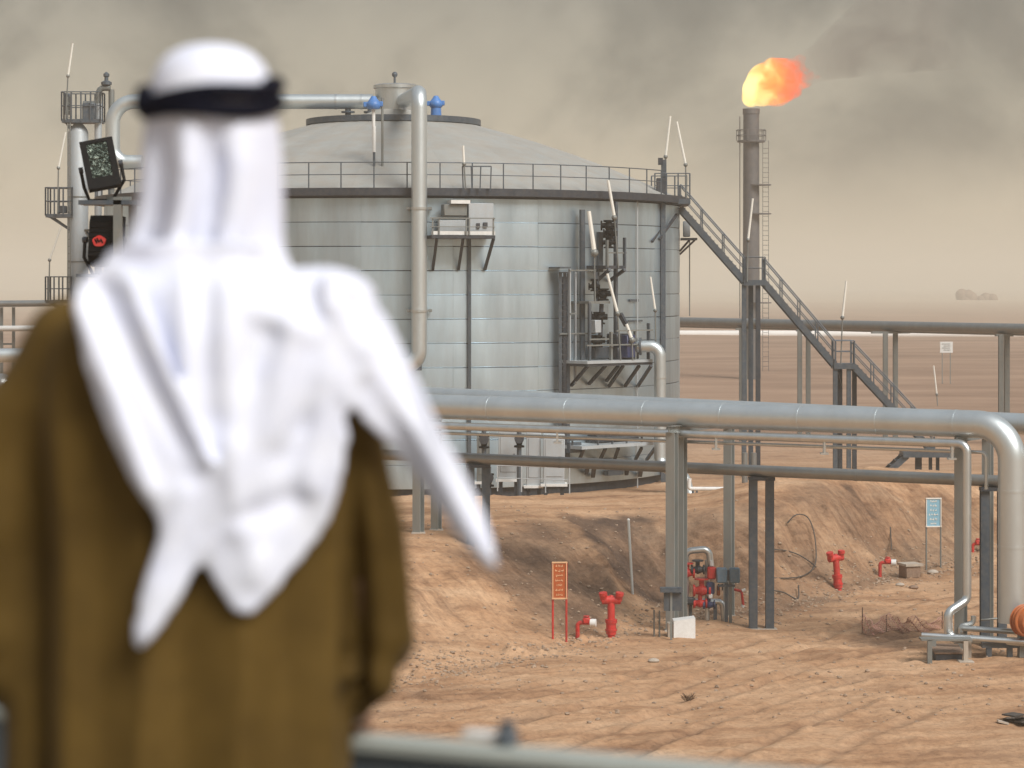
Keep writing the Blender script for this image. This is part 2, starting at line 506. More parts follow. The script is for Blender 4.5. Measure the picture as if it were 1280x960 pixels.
def axis_pts(segs):
    o = []
    for a, b, st in segs:
        n = max(1, int(round((b - a) / st)))
        o += list(np.linspace(a, b, n, endpoint=False))
    o.append(segs[-1][1])
    return np.array(o)
gx = axis_pts([(-1800, -300, 150), (-300, -60, 20), (-60, -14, 2.0), (-14, -5.5, 0.4), (-5.5, 19.5, 0.085), (19.5, 30, 0.5), (30, 70, 2.5), (70, 300, 23), (300, 1800, 150)])
gy = axis_pts([(-150, 30, 15), (30, 50, 1.2), (50, 80, 0.085), (80, 97, 0.13), (97, 130, 0.8), (130, 320, 4.0), (320, 900, 20), (900, 4300, 170)])
XX, YY = np.meshgrid(gx, gy)
HH = terrain(XX.ravel(), YY.ravel())
nx, ny = len(gx), len(gy)
verts = np.column_stack([XX.ravel(), YY.ravel(), HH])
ii, jj = np.meshgrid(np.arange(nx - 1), np.arange(ny - 1))
a = (jj * nx + ii).ravel()
quads = np.column_stack([a, a + 1, a + 1 + nx, a + nx])
gm = bpy.data.meshes.new("ground")
gm.vertices.add(len(verts)); gm.vertices.foreach_set("co", verts.ravel().astype(np.float32))
gm.loops.add(quads.size); gm.loops.foreach_set("vertex_index", quads.ravel().astype(np.int32))
gm.polygons.add(len(quads))
gm.polygons.foreach_set("loop_start", (np.arange(len(quads)) * 4).astype(np.int32))
gm.polygons.foreach_set("loop_total", np.full(len(quads), 4, np.int32))
gm.update(calc_edges=True)
gm.shade_smooth()
# darker ground in the recess and bank (the wheel ruts are a different soil)
xf, yf = verts[:, 0], verts[:, 1]
_, rm = rut_fields(xf, yf)
tt_ = np.clip((yf - np.interp(xf, KX, KF)) / (np.interp(xf, KX, KL) - np.interp(xf, KX, KF)), 0, 1)
def dark_zone(outline, strength, soft):
    """Patch of darker ground whose outline is given by points on the terrain (x, y in metres)."""
    pts_ = [G(*p_) for p_ in outline]
    ok = (xf > -8) & (xf < 20) & (yf > 52) & (yf < 97)
    X_, Y_ = xf[ok], yf[ok]
    X_ = X_ + fbm(X_ * .8, Y_ * .8, 3, 23) * .9; Y_ = Y_ + fbm(X_ * .8, Y_ * .8, 3, 29) * 1.2
    ins = np.zeros(X_.shape, bool); dist = np.full(X_.shape, 1e9)
    for p_, q_ in zip(pts_, pts_[1:] + pts_[:1]):
        c_ = ((p_.y > Y_) != (q_.y > Y_)) & (X_ < (q_.x - p_.x) * (Y_ - p_.y) / (q_.y - p_.y + 1e-9) + p_.x)
        ins ^= c_
        dx, dy = q_.x - p_.x, q_.y - p_.y
        t_ = np.clip(((X_ - p_.x) * dx + (Y_ - p_.y) * dy) / (dx * dx + dy * dy + 1e-9), 0, 1)
        dist = np.minimum(dist, np.hypot(X_ - p_.x - t_ * dx, Y_ - p_.y - t_ * dy))
    o_ = np.zeros(xf.shape)
    o_[ok] = strength * smooth(.5 + np.where(ins, dist, -dist) / (2 * soft))
    return o_
soil_and_shade = dark_zone([(706, 642), (790, 640), (835, 660), (850, 700), (856, 772), (815, 752), (765, 712), (730, 672)], 1.0, .35)
soil_and_shade = np.maximum(soil_and_shade, dark_zone([(572, 700), (618, 660), (690, 650), (735, 690), (790, 748), (768, 782), (712, 792), (672, 770), (628, 738)], .78, .7))
soil_and_shade = np.maximum(soil_and_shade, dark_zone([(800, 640), (935, 655), (945, 770), (855, 772)], .58, .8))
soil_and_shade = np.maximum(soil_and_shade, dark_zone([(965, 668), (1000, 676), (1042, 716), (1050, 752), (960, 770)], .60, .5))  # shadow around the cables, painted into the ground colour
soil_and_shade = np.maximum(soil_and_shade, dark_zone([(870, 645), (960, 625), (1010, 604), (1200, 612), (1235, 690), (1180, 712), (1060, 742), (960, 768), (870, 772)], .50, .8))
soil_and_shade = np.maximum(soil_and_shade, dark_zone([(1052, 604), (1066, 604), (1160, 694), (1146, 700)], .7, .25))
soil_and_shade = np.maximum(soil_and_shade, dark_zone([(1066, 776), (1120, 768), (1150, 790), (1140, 812), (1080, 808)], .55, .4))
soil_and_shade = np.clip(soil_and_shade * (.95 + 1.1 * fbm(xf * 0.9, yf * 0.6, 4, 15)) + 0.45 * rm, 0, 1)
at = gm.attributes.new("soil_and_shade", 'FLOAT', 'POINT')
at.data.foreach_set("value", soil_and_shade.astype(np.float32))
at2 = gm.attributes.new("bank", 'FLOAT', 'POINT')
at2.data.foreach_set("value", np.clip(np.exp(-((tt_ - 0.5) / 0.34) ** 2) * (1 - smooth((yf - 110) / 20)), 0, 1).astype(np.float32))

m, t, b = new_mat('desert_dirt')
geo = N(t, 'ShaderNodeNewGeometry')
mpa = N(t, 'ShaderNodeMapping'); mpa.inputs['Scale'].default_value = (1, 1, 1)
t.links.new(geo.outputs['Position'], mpa.inputs[0])
na = N(t, 'ShaderNodeTexNoise', i_Scale=0.33, i_Detail=8.0, i_Roughness=0.62)
mpb = N(t, 'ShaderNodeMapping'); mpb.inputs['Scale'].default_value = (0.16, 0.9, 1.4)
mpb0 = N(t, 'ShaderNodeMapping'); mpb0.inputs['Rotation'].default_value = (0, 0, R(-14))
t.links.new(geo.outputs['Position'], mpb0.inputs[0]); t.links.new(mpb0.outputs[0], mpb.inputs[0])
nb = N(t, 'ShaderNodeTexNoise', i_Scale=1.0, i_Detail=7.0, i_Roughness=0.65)
nc = N(t, 'ShaderNodeTexNoise', i_Scale=6.0, i_Detail=8.0, i_Roughness=0.78)
t.links.new(mpa.outputs[0], na.inputs['Vector']); t.links.new(mpb.outputs[0], nb.inputs['Vector']); t.links.new(mpa.outputs[0], nc.inputs['Vector'])
r1 = ramp(t, [(0.32, (0.225, 0.118, 0.064)), (0.48, (0.460, 0.272, 0.154)), (0.67, (0.62, 0.420, 0.265))])
r2 = ramp(t, [(0.34, (0.205, 0.105, 0.058)), (0.48, (0.465, 0.272, 0.152)), (0.67, (0.62, 0.415, 0.26))])
t.links.new(na.outputs['Fac'], r1.inputs[0]); t.links.new(nb.outputs['Fac'], r2.inputs[0])
mx1 = N(t, 'ShaderNodeMix', data_type='RGBA', i_Factor=0.55)
t.links.new(r1.outputs[0], mx1.inputs[6]); t.links.new(r2.outputs[0], mx1.inputs[7])
sp = ramp(t, [(0.30, (0.56, 0.53, 0.52)), (0.5, (1, 1, 1)), (0.70, (1.2, 1.2, 1.2))])
t.links.new(nc.outputs['Fac'], sp.inputs[0])
mx2 = N(t, 'ShaderNodeMix', data_type='RGBA', blend_type='MULTIPLY', i_Factor=0.8)
t.links.new(mx1.outputs[2], mx2.inputs[6]); t.links.new(sp.outputs[0], mx2.inputs[7])
atn = N(t, 'ShaderNodeAttribute', attribute_name='soil_and_shade')
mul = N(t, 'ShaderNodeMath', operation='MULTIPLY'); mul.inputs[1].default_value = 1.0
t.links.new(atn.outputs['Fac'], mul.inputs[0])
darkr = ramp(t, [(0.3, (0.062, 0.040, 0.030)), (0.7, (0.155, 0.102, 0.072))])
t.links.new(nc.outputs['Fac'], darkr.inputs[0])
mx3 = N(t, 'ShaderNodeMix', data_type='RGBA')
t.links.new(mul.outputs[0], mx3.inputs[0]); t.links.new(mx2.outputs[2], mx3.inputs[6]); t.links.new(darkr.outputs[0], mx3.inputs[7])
# washed-out gullies: bands of darker and paler earth running down the bank
mpg = N(t, 'ShaderNodeMapping'); mpg.inputs['Scale'].default_value = (3.4, 0.45, 0.45)
mpg0 = N(t, 'ShaderNodeMapping'); mpg0.inputs['Rotation'].default_value = (0, 0, R(-26))
t.links.new(geo.outputs['Position'], mpg0.inputs[0]); t.links.new(mpg0.outputs[0], mpg.inputs[0])
ng = N(t, 'ShaderNodeTexNoise', i_Scale=1.0, i_Detail=7.0, i_Roughness=0.68); t.links.new(mpg.outputs[0], ng.inputs['Vector'])
rg = ramp(t, [(0.36, (0.62, 0.59, 0.58)), (0.50, (0.95, 0.94, 0.93)), (0.66, (1.14, 1.14, 1.12))]); t.links.new(ng.outputs['Fac'], rg.inputs[0])
atb = N(t, 'ShaderNodeAttribute', attribute_name='bank')
mxg = N(t, 'ShaderNodeMix', data_type='RGBA', blend_type='MULTIPLY')
t.links.new(atb.outputs['Fac'], mxg.inputs[0]); t.links.new(mx3.outputs[2], mxg.inputs[6]); t.links.new(rg.outputs[0], mxg.inputs[7])
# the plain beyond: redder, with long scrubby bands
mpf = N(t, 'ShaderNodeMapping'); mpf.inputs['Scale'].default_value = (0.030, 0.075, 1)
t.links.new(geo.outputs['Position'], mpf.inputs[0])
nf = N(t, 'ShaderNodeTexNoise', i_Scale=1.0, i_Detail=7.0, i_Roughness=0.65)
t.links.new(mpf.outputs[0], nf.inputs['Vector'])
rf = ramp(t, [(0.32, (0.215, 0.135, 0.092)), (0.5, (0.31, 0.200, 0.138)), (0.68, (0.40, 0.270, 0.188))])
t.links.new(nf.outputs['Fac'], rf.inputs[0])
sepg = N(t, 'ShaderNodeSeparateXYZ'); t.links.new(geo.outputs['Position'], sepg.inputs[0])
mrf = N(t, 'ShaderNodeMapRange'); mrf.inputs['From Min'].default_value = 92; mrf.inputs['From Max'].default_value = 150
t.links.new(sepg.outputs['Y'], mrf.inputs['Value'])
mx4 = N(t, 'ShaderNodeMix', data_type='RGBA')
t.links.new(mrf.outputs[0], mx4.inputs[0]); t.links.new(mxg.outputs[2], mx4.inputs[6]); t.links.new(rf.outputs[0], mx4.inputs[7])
mrp = N(t, 'ShaderNodeMapRange'); mrp.inputs['From Min'].default_value = 450; mrp.inputs['From Max'].default_value = 1500   # haze painted into the ground colour, paler with distance
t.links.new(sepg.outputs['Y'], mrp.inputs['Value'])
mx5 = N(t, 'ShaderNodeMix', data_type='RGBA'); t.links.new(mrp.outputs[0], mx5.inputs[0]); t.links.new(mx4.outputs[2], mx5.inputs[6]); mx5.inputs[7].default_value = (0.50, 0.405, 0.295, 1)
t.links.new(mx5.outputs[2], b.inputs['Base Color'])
b.inputs['Roughness'].default_value = 0.95
b.inputs['Specular IOR Level'].default_value = 0.15
bp = N(t, 'ShaderNodeBump', i_Strength=0.8, i_Distance=0.07)
nd = N(t, 'ShaderNodeTexNoise', i_Scale=5.0, i_Detail=9.0, i_Roughness=0.72)
t.links.new(mpa.outputs[0], nd.inputs['Vector'])
t.links.new(nd.outputs['Fac'], bp.inputs['Height'])
t.links.new(bp.outputs[0], b.inputs['Normal'])
M['dirt'] = m
gm.materials.append(m)
ground = bpy.data.objects.new("ground", gm)
COL.objects.link(ground)
tag(ground, 'bare tan desert dirt with wheel ruts and an eroded bank', kind='structure')

# loose stones and clods
st = MB()
ico_v = []
ph = (1 + 5 ** 0.5) / 2
for s1 in (-1, 1):
    for s2 in (-1, 1):
        ico_v += [(0, s1, s2 * ph), (s1, s2 * ph, 0), (s2 * ph, 0, s1)]
ico_v = [Vector(v).normalized() for v in ico_v]
ico_f = []
for i in range(12):
    for j in range(i + 1, 12):
        for k in range(j + 1, 12):
            if all((ico_v[p] - ico_v[q]).length < 1.2 for p, q in ((i, j), (j, k), (i, k))):
                n_ = (ico_v[j] - ico_v[i]).cross(ico_v[k] - ico_v[i])
                ico_f.append((i, j, k) if n_.dot(ico_v[i]) > 0 else (i, k, j))
NS = 11000
sx = rng.uniform(-4.5, 18.5, NS); sf = np.interp(sx, KX, KF)
sy = np.where(rng.random(NS) < 0.55, sf + rng.normal(0.3, 1.3, NS), rng.uniform(55, 84, NS))
sz = terrain(sx, sy)
ss = 0.010 + 0.060 * rng.random(NS) ** 6
for x, y, z, r_ in zip(sx, sy, sz, ss):
    q = rng.uniform(0.7, 1.25, 12)
    fl = rng.uniform(0.5, 0.85)
    st.add([(x + v.x * r_ * k, y + v.y * r_ * k, z + r_ * 0.25 + v.z * r_ * k * fl) for v, k in zip(ico_v, q)], ico_f)
mstone = metal_mat('stone', (0.30, 0.21, 0.145), 0.0, 0.9, var=0.45, scale=6, dust=0.3, bump=0.3)
so = st.build('gravel', mstone, angle=20)
tag(so, 'loose stones and clods scattered over the dirt', kind='stuff')

# ------------------------------------------------------------------ dusty air
hz = MB(); hz.box((0, 2140, 22.0), (3900, 4700, 46))
ho = hz.build('haze', None)
hm = bpy.data.materials.new('dust_haze'); hm.use_nodes = True
ht = hm.node_tree; ht.nodes.clear()
hout = N(ht, 'ShaderNodeOutputMaterial'); hv = N(ht, 'ShaderNodeVolumePrincipled')
hv.inputs['Color'].default_value = (0.92, 0.865, 0.75, 1)
hv.inputs['Density'].default_value = 0.00078
hv.inputs['Density Attribute'].default_value = ""
hv.inputs['Temperature Attribute'].default_value = ""
hv.inputs['Color Attribute'].default_value = ""
ht.links.new(hv.outputs[0], hout.inputs['Volume'])
ho.data.materials.append(hm)
tag(ho, 'pale dust haze filling the desert air', kind='stuff')
# ------------------------------------------------------------------ storage tank
TC = Vector((-5.29, 108.0, 0)); TR = 12.75
TZ0 = 1.45; TZ1 = 13.42
def T(px, py, off=0.0, rz=None):
    """Point seen at (px, py) on the tank's shell pushed out by off."""
    k = (px - 640) / F
    r = TR + off
    # |(kY, Y) - c| = r
    A = k * k + 1; B = -2 * (k * TC.x + TC.y); C = TC.x ** 2 + TC.y ** 2 - r * r
    disc = max(B * B - 4 * A * C, 0.0)
    Y = (-B - math.sqrt(disc)) / (2 * A)
    return P(px, py, Y)
def radial(p):
    d = Vector((p.x - TC.x, p.y - TC.y, 0)).normalized()
    return d
tank = thing('storage_tank', (TC.x, TC.y, TZ0), 'huge round clad storage tank with a cone roof and a dark ring walkway', 'tank')
# inner shell
o = MB().lathe((TC.x, TC.y, 0), [(TR - 0.25, TZ0), (TR - 0.25, TZ0 + .44), (TR - 0.03, TZ0 + .44), (TR - 0.03, TZ1)], 120).build('shell', M['steel_dark'], tank)  # dark recessed foot strip stands in for the shadow under the tank
# courses of cladding sheets
NP_, NC = 22, 12
ch = (TZ1 - TZ0 - 0.46) / NC
def sheet(arc0, arc1, r, h, n=6, lip=0.014):
    mb = MB(); vs = []; fs = []
    prof = [(r - lip, 0.0), (r, 0.012), (r + 0.012, h * 0.5), (r, h - 0.024), (r - lip, h - 0.024 + 0.006)]
    for i in range(n + 1):
        a_ = arc0 + (arc1 - arc0) * i / n
        for q, z in prof:
            vs.append((q * math.sin(a_), -q * math.cos(a_), z))
    m_ = len(prof)
    for i in range(n):
        for j in range(m_ - 1):
            fs.append((i * m_ + j, (i + 1) * m_ + j, (i + 1) * m_ + j + 1, i * m_ + j + 1))
    fs.append(tuple(range(m_ - 1, -1, -1))); fs.append(tuple(range(n * m_, n * m_ + m_)))
    mb.v = vs; mb.f = fs
    return mb
dA = 2 * PI / NP_
first = None
rest = MB()
for c in range(NC):
    z = TZ0 + 0.45 + c * ch
    for k in range(NP_):
        ang = (k + 0.32) * dA
        aa = (ang + PI) % (2 * PI) - PI
        if abs(aa) < R(101):
            tilt = random.uniform(-0.0006, 0.0006)
            if first is None:
                mb = sheet(-dA / 2 + 0.0002, dA / 2 - 0.0002, TR, ch, 8)
                mb.v = [(x + TC.x, y + TC.y, zz + TZ0) for x, y, zz in mb.v]
                first = mb.build('cladding_panel', M['cladding'], tank, angle=25, origin=(TC.x, TC.y, TZ0))
                pn = first
            else:
                pn = inst('cladding_panel', first, tank, (0, 0, 0))
            pn.location = (random.uniform(-.002, .002), random.uniform(-.002, .002), z - TZ0)
            pn.rotation_euler = (tilt, random.uniform(-0.0005, 0.0005), aa)
        else:
            mb = sheet(aa - dA / 2, aa + dA / 2, TR, ch, 2)
            rest.add([(x + TC.x, y + TC.y, zz + z) for x, y, zz in mb.v], mb.f)
tag(rest.build('rear_cladding', M['cladding'], tank, angle=25), kind='stuff')
# ring girder and walkway
RW = TR + 0.42
MB().lathe((TC.x, TC.y, 0), [(TR - 0.2, TZ1 + 0.02), (RW - 0.25, TZ1 + 0.02), (RW - 0.25, TZ1 + 0.06), (RW, TZ1 + 0.06), (RW, TZ1 + 0.36), (RW - 0.04, TZ1 + 0.36), (RW - 0.05, TZ1 + 0.31), (TR - 0.2, TZ1 + 0.31)], 120).build('ring_walkway', M['steel_dark'], tank)
ZD = TZ1 + 0.36
# cone roof of wedge sheets
SL = 0.362
RT = 3.9
nw = 40
r0, r1 = TR + 0.05, RT - 0.4
firstw = None
restw = MB()
for k in range(nw):
    aa = (k * 2 * PI / nw + PI) % (2 * PI) - PI
    hw = PI / nw - 0.0001
    vs = []; ns = 5; nr = 6
    for i in range(ns + 1):
        a_ = -hw + 2 * hw * i / ns
        for j in range(nr + 1):
            r_ = r0 + (r1 - r0) * j / nr
            crown = 0.008 * (1 - ((i - ns / 2) / (ns / 2)) ** 2) + 0.25 * math.sin(PI * j / nr)
            vs.append((r_ * math.sin(a_), -r_ * math.cos(a_), (r0 - r_) * SL + crown))
    n0 = len(vs)
    vs += [(x, y, z - 0.06) for x, y, z in vs]
    w = nr + 1
    fs = []
    for i in range(ns):
        for j in range(nr):
            q = (i * w + j, (i + 1) * w + j, (i + 1) * w + j + 1, i * w + j + 1)
            fs.append(q); fs.append(tuple(n0 + v for v in q[::-1]))
    for j in range(nr):
        fs.append((j, j + 1, n0 + j + 1, n0 + j)); e = ns * w
        fs.append((e + j + 1, e + j, n0 + e + j, n0 + e + j + 1))
    for i in range(ns):
        fs.append((i * w, n0 + i * w, n0 + (i + 1) * w, (i + 1) * w))
    zb = TZ1 + 0.33
    if abs(aa) < R(115):
        if firstw is None:
            mb = MB(); mb.v = [(x + TC.x, y + TC.y, z + zb) for x, y, z in vs]; mb.f = fs
            firstw = mb.build('roof_panel', M['roofing'], tank, angle=25, origin=(TC.x, TC.y, zb)); pn = firstw
        else:
            pn = inst('roof_panel', firstw, tank, (TC.x, TC.y, zb))
        pn.rotation_euler = (0, 0, aa)
        pn.location.z += random.uniform(0, 0.003)
    else:
        ca, sa = math.cos(aa), math.sin(aa)
        restw.add([(x * ca - y * sa + TC.x, x * sa + y * ca + TC.y, z + zb) for x, y, z in vs], fs)
restw.build('rear_roof', M['roofing'], tank, angle=25)
MB().lathe((TC.x, TC.y, 0), [(RT - 0.3, TZ1 + 0.3 + (TR - RT) * SL - 0.3), (0.9, TZ1 + 0.3 + (TR - 0.9) * SL - 0.25)], 40).build('roof_crown', M['roofing'], tank)
ZT = TZ1 + 0.33 + (TR - RT) * SL        # height of the roof top platform
# railing helper
def railing(root, pts, h=1.0, step=1.3, r=0.022, mat=None, name='handrail', post_parts=True, ends=True):
    mat = mat or M['steel_mid']
    pts = [Vector(p) for p in pts]
    MB().tube([p + Vector((0, 0, h)) for p in pts], r, 6).build(name, mat, root)
    MB().tube([p + Vector((0, 0, h * 0.52)) for p in pts], r * 0.8, 5).build('mid_rail', mat, root)
    L = [0]
    for a_, b_ in zip(pts[:-1], pts[1:]): L.append(L[-1] + (b_ - a_).length)
    n = max(1, round(L[-1] / step))
    src = None
    for i in range(n + 1):
        s_ = L[-1] * i / n
        k = max(0, min(len(pts) - 2, next((q for q in range(len(L) - 1) if L[q + 1] >= s_ - 1e-6), len(pts) - 2)))
        f_ = (s_ - L[k]) / max(L[k + 1] - L[k], 1e-6)
        p = pts[k].lerp(pts[k + 1], f_)
        if src is None:
            src = MB().box(p + Vector((0, 0, h / 2)), (r * 2.3, r * 2.3, h)).build('handrail_post', mat, root, origin=p)
        else:
            inst('handrail_post', src, root, p)
arc = [Vector((TC.x + (RW - 0.06) * math.sin(R(a_)), TC.y - (RW - 0.06) * math.cos(R(a_)), ZD)) for a_ in np.linspace(-120, 62, 60)]
railing(tank, arc, 1.0, 1.32)
# top platform on legs
mb = MB()
mb.lathe((TC.x, TC.y, ZT), [(RT - 0.9, 0.10), (RT, 0.10), (RT, 0.36), (RT - 0.9, 0.36)], 48)
mb.build('top_platform', M['steel_mid'], tank)
mb = None
for k in range(16):
    a_ = k * 2 * PI / 16 + 0.1
    p = Vector((TC.x + (RT - 0.15) * math.sin(a_), TC.y - (RT - 0.15) * math.cos(a_), ZT))
    if mb is None:
        mb = MB().box(p + Vector((0, 0, -0.35)), (0.1, 0.1, 0.7)).build('platform_leg', M['steel'], tank, origin=p)
    else:
        inst('platform_leg', mb, tank, p)
# centre drum
zd = ZT + 0.25
MB().lathe((TC.x + 0.1, TC.y, zd), [(1.15, 0), (1.15, 0.35), (0.92, 0.4), (0.92, 1.50), (1.0, 1.52), (1.0, 1.66), (0.9, 1.70), (0.05, 1.78)], 32).build('vent_drum', M['pipe_small'], tank)
MB().cyl((TC.x + 0.05, TC.y, zd + 1.75), (TC.x + 0.05, TC.y, zd + 2.1), 0.05, n=8).ball((TC.x + .05, TC.y, zd + 2.15), 0.13, 8, 6).build('beacon', M['steel_mid'], tank)
# sloping handrail up the roof on the right
p0 = P(603, 174, 108.0); p1 = P(745, 214, 104.6)
railing(tank, [p0 - Vector((0, 0, .6)), p1 - Vector((0, 0, .8))], 0.75, 1.2, 0.02)
# eave hatch frame on the roof edge (two tall thin frames)
mb = MB()
for px in (579, 590, 600, 613):
    mb.bar(T(px, 238, 0.6), T(px - (1 if px < 600 else -1), 208, 0.6), 0.05, 0.05)
mb.bar(T(578, 208, .6), T(614, 208, .6), 0.05, 0.05)
mb.build('hatch_frame', M['steel_mid'], tank)
# base ring
MB().lathe((TC.x, TC.y, 0), [(TR + 0.55, TZ0 - 0.9), (TR + 0.45, TZ0 + 0.02), (TR - 0.3, TZ0 + 0.02)], 90).build('base_ring', M['concrete'], tank)
# rain pipe down the shell, and a conduit
for px, w in ((587, 0.12), (829, 0.2), (797, 0.05)):
    q0 = T(px, 250, 0.1); q1 = T(px, 640, 0.1); q1.z = TZ0; q1.x, q1.y = q0.x, q0.y
    MB().bar(q0, q1, w, w * 0.8).build('downpipe', M['steel_mid'] if px != 797 else M['offwhite'], tank)

# ------------------------------------------------------------------ roof pipe (left riser, run, drop at the front)
rp = thing('roof_pipe', (TC.x, TC.y, ZT + 1), 'shiny thick pipe running over the tank roof from a left bend to the vent drum', 'pipe')
Yr = 107.6
zr = P(0, 127, Yr).z
pr = 0.33
pts = [P(178, 203, Yr), P(141, 203, Yr), P(141, 113 + 14, Yr), Vector((TC.x - 0.9, Yr, zr))]
MB().tube(pts, pr, 20, bend=0.95, steps=9).build('pipe_run', M['pipe'], rp)
for px in (190, 300, 420, 452):
    c = P(px, 127, Yr)
    MB().cyl(c - Vector((.05, 0, 0)), c + Vector((.05, 0, 0)), pr + 0.018, n=20).build('seam_band', M['pipe_small'], rp)
for px in (435, 463):
    c = P(px, 128, Yr)
    mb = MB(); mb.cyl((c.x, c.y, zr - 0.2), (c.x, c.y, ZT + 0.3), 0.13, n=10)
    for zz in (zr - 0.5, zr - 0.72, zr - 0.95):
        mb.cyl((c.x, c.y, zz), (c.x, c.y, zz + 0.07), 0.3, n=12)
    mb.build('nozzle', M['steel_mid'], rp)

dp = thing('drop_pipe', tuple(T(524, 600, 0.8).xy) + (TZ0,), 'tall vertical clad pipe dropping down the front of the tank from the drum', 'pipe')
q = T(524, 127, 0.85)
zq = CAMZ + (HZ - 116) / F * q.y
q2 = Vector((q.x, q.y, CAMZ - (455 - HZ) / F * q.y))
back = Vector((TC.x + 0.5, TC.y - 0.9, zr))
pts = [back, Vector((q.x, q.y, zq)), Vector((q.x, q.y, q2.z)), Vector((q.x - 0.8, q.y + 0.1, q2.z - 0.15)) ]
pts = [back, Vector((q.x, q.y, zq)), Vector((q.x, q.y, q2.z - 0.05)), Vector((q.x - 1.4, q.y + 0.15, q2.z - 0.1)), Vector((q.x - 2.6, q.y + 0.5, q2.z - 0.1))]
MB().tube(pts, 0.31, 20, bend=0.62, steps=8).build('pipe_run', M['pipe'], dp)
for py in (262, 390):
    z = CAMZ - (py - HZ) / F * q.y
    MB().cyl((q.x, q.y, z), (q.x, q.y, z + 0.1), 0.35, n=20).build('seam_band', M['pipe_small'], dp)
    mb = MB(); mb.box((q.x, q.y + 0.02, z + 0.05), (1.0, 0.12, 0.09)); mb.box((q.x - .42, q.y + 0.4, z + .05), (0.09, 0.8, 0.12)); mb.box((q.x + .42, q.y + 0.4, z + .05), (0.09, 0.8, 0.12))
    mb.build('clamp', M['steel'], dp)
mb = MB(); mb.hbeam((q.x - .05, q.y + .62, 6.6), (q.x - .05, q.y + .62, TZ1), 0.25, 0.2, 0.02, up=(0, 1, 0))
mb.build('guide_beam', M['steel_mid'], dp)

# blue motor valves on the roof
def roof_valve(px, py, Y, lab, pole):
    c = P(px, py, Y)
    v = thing('motor_valve', (c.x, c.y, c.z - 0.6), lab, 'valve', 'blue motor valves on the tank roof')
    mb = MB(); mb.lathe((c.x, c.y, c.z - 0.30), [(0.24, 0), (0.30, 0.08), (0.30, 0.22), (0.24, 0.30), (0.15, 0.42), (0.09, 0.52)], 12)
    mb.box((c.x - .3, c.y, c.z - 0.12), (0.22, .25, .2), bev=.02); mb.box((c.x + .28, c.y, c.z - 0.1), (0.2, .25, .2), bev=.02)
    mb.build('actuator', M['blue'], v)
    MB().cyl((c.x, c.y, c.z - 1.0), (c.x, c.y, c.z - 0.28), 0.15 if not pole else 0.07, n=10).build('yoke', M['blue'] if not pole else M['white'], v)
    if pole:
        e = P(px + 1, 184, Y)
        MB().cyl((c.x + .02, c.y, c.z - 1.0), (c.x + .02, c.y, e.z - .2), 0.075, n=8).build('stem_cover', M['white'], v)
        MB().cyl((c.x + .02, c.y, e.z - .2), (c.x + .02, c.y, TZ1 + .9), 0.05, n=8).build('stem', M['steel_mid'], v)
    else:
        MB().cyl((c.x, c.y, c.z - .85), (c.x, c.y, c.z - .28), .25, .22, n=12).build('gear_case', M['blue'], v)
        mb = MB(); mb.cyl((c.x, c.y, c.z - 1.5), (c.x, c.y, c.z - 1.0), 0.19, n=10)
        for zz in (-1.5, -1.15): mb.cyl((c.x, c.y, c.z + zz), (c.x, c.y, c.z + zz + .08), 0.38, n=12)
        mb.build('valve_body', M['steel_mid'], v)
roof_valve(467, 127, 97.5, 'blue motor valve head on a white stem in front of the roof pipe', True)
roof_valve(545, 126, 106.0, 'blue motor valve on dark flanges right of the vent drum', False)
# thin post beside the first valve
sp = thing('gauge_pole', T(478, 250, 0.3), 'thin vertical gauge pole rising beside the blue valve stem', 'pole')
MB().cyl(P(478, 122, 97.5), P(478, 215, 97.5), 0.05, n=8).build('pole', M['steel'], sp)
MB().bar(P(470, 124, 97.5), P(480, 124, 97.5), 0.06, 0.06).build('bracket', M['steel'], sp)

# ------------------------------------------------------------------ instrument platform high on the tank front
ip = thing('instrument_platform', T(578, 296, 0.6), 'bracketed instrument platform with pale boxes fixed high on the tank front', 'platform')
def tb(px, py, off, d, rz=0.0):
    c = T(px, py, off)
    return c
def tankbox(mb, pxa, pya, pxb, pyb, off, depth, bev=0.0):
    """Box whose front face spans the pixel rectangle, off..off+depth out from the shell."""
    pm = T((pxa + pxb) / 2, (pya + pyb) / 2, off + depth)
    w = abs(pxb - pxa) / F * pm.y; h = abs(pyb - pya) / F * pm.y
    n = radial(pm)
    c = pm - n * depth / 2
    rz = math.atan2(n.x, -n.y)
    w /= max(0.4, math.cos(rz))
    mb.box(c, (w, depth, h), rz=rz, bev=bev)
    return c, rz
mb = MB(); tankbox(mb, 540, 294, 619, 298, 0.05, 1.2); mb.build('deck', M['steel_dark'], ip)
mb = MB(); tankbox(mb, 540, 289, 619, 293.6, 1.1, 0.08); mb.build('kick_plate', M['white'], ip)
mb = MB(); tankbox(mb, 549, 275, 583, 293, 0.35, 0.45, 0.02); mb.build('cabinet', M['offwhite'], ip)
mb = MB(); tankbox(mb, 586, 254, 617, 290, 0.15, 0.5, 0.02); mb.build('cabinet', M['offwhite'], ip)
mb = MB(); tankbox(mb, 564, 250, 588, 254.5, 0.3, 0.75); mb.build('rain_hood', M['white'], ip)
mb = MB(); tankbox(mb, 555, 255, 584, 270, 0.3, 0.6, 0.03); mb.build('hood_box', M['steel'], ip)
for px, py, w in ((598, 282, 4), (607, 281, 5)):
    mb = MB(); tankbox(mb, px - w / 2, py - 3, px + w / 2, py + 3, 0.6, 0.12); mb.build('gauge', M['steel_dark'], ip)
mb = MB(); tankbox(mb, 538, 272, 619, 273.4, 1.22, 0.05); mb.build('handrail', M['steel'], ip)
mb = MB(); tankbox(mb, 538, 283, 619, 284, 1.22, 0.04); mb.build('mid_rail', M['steel'], ip)
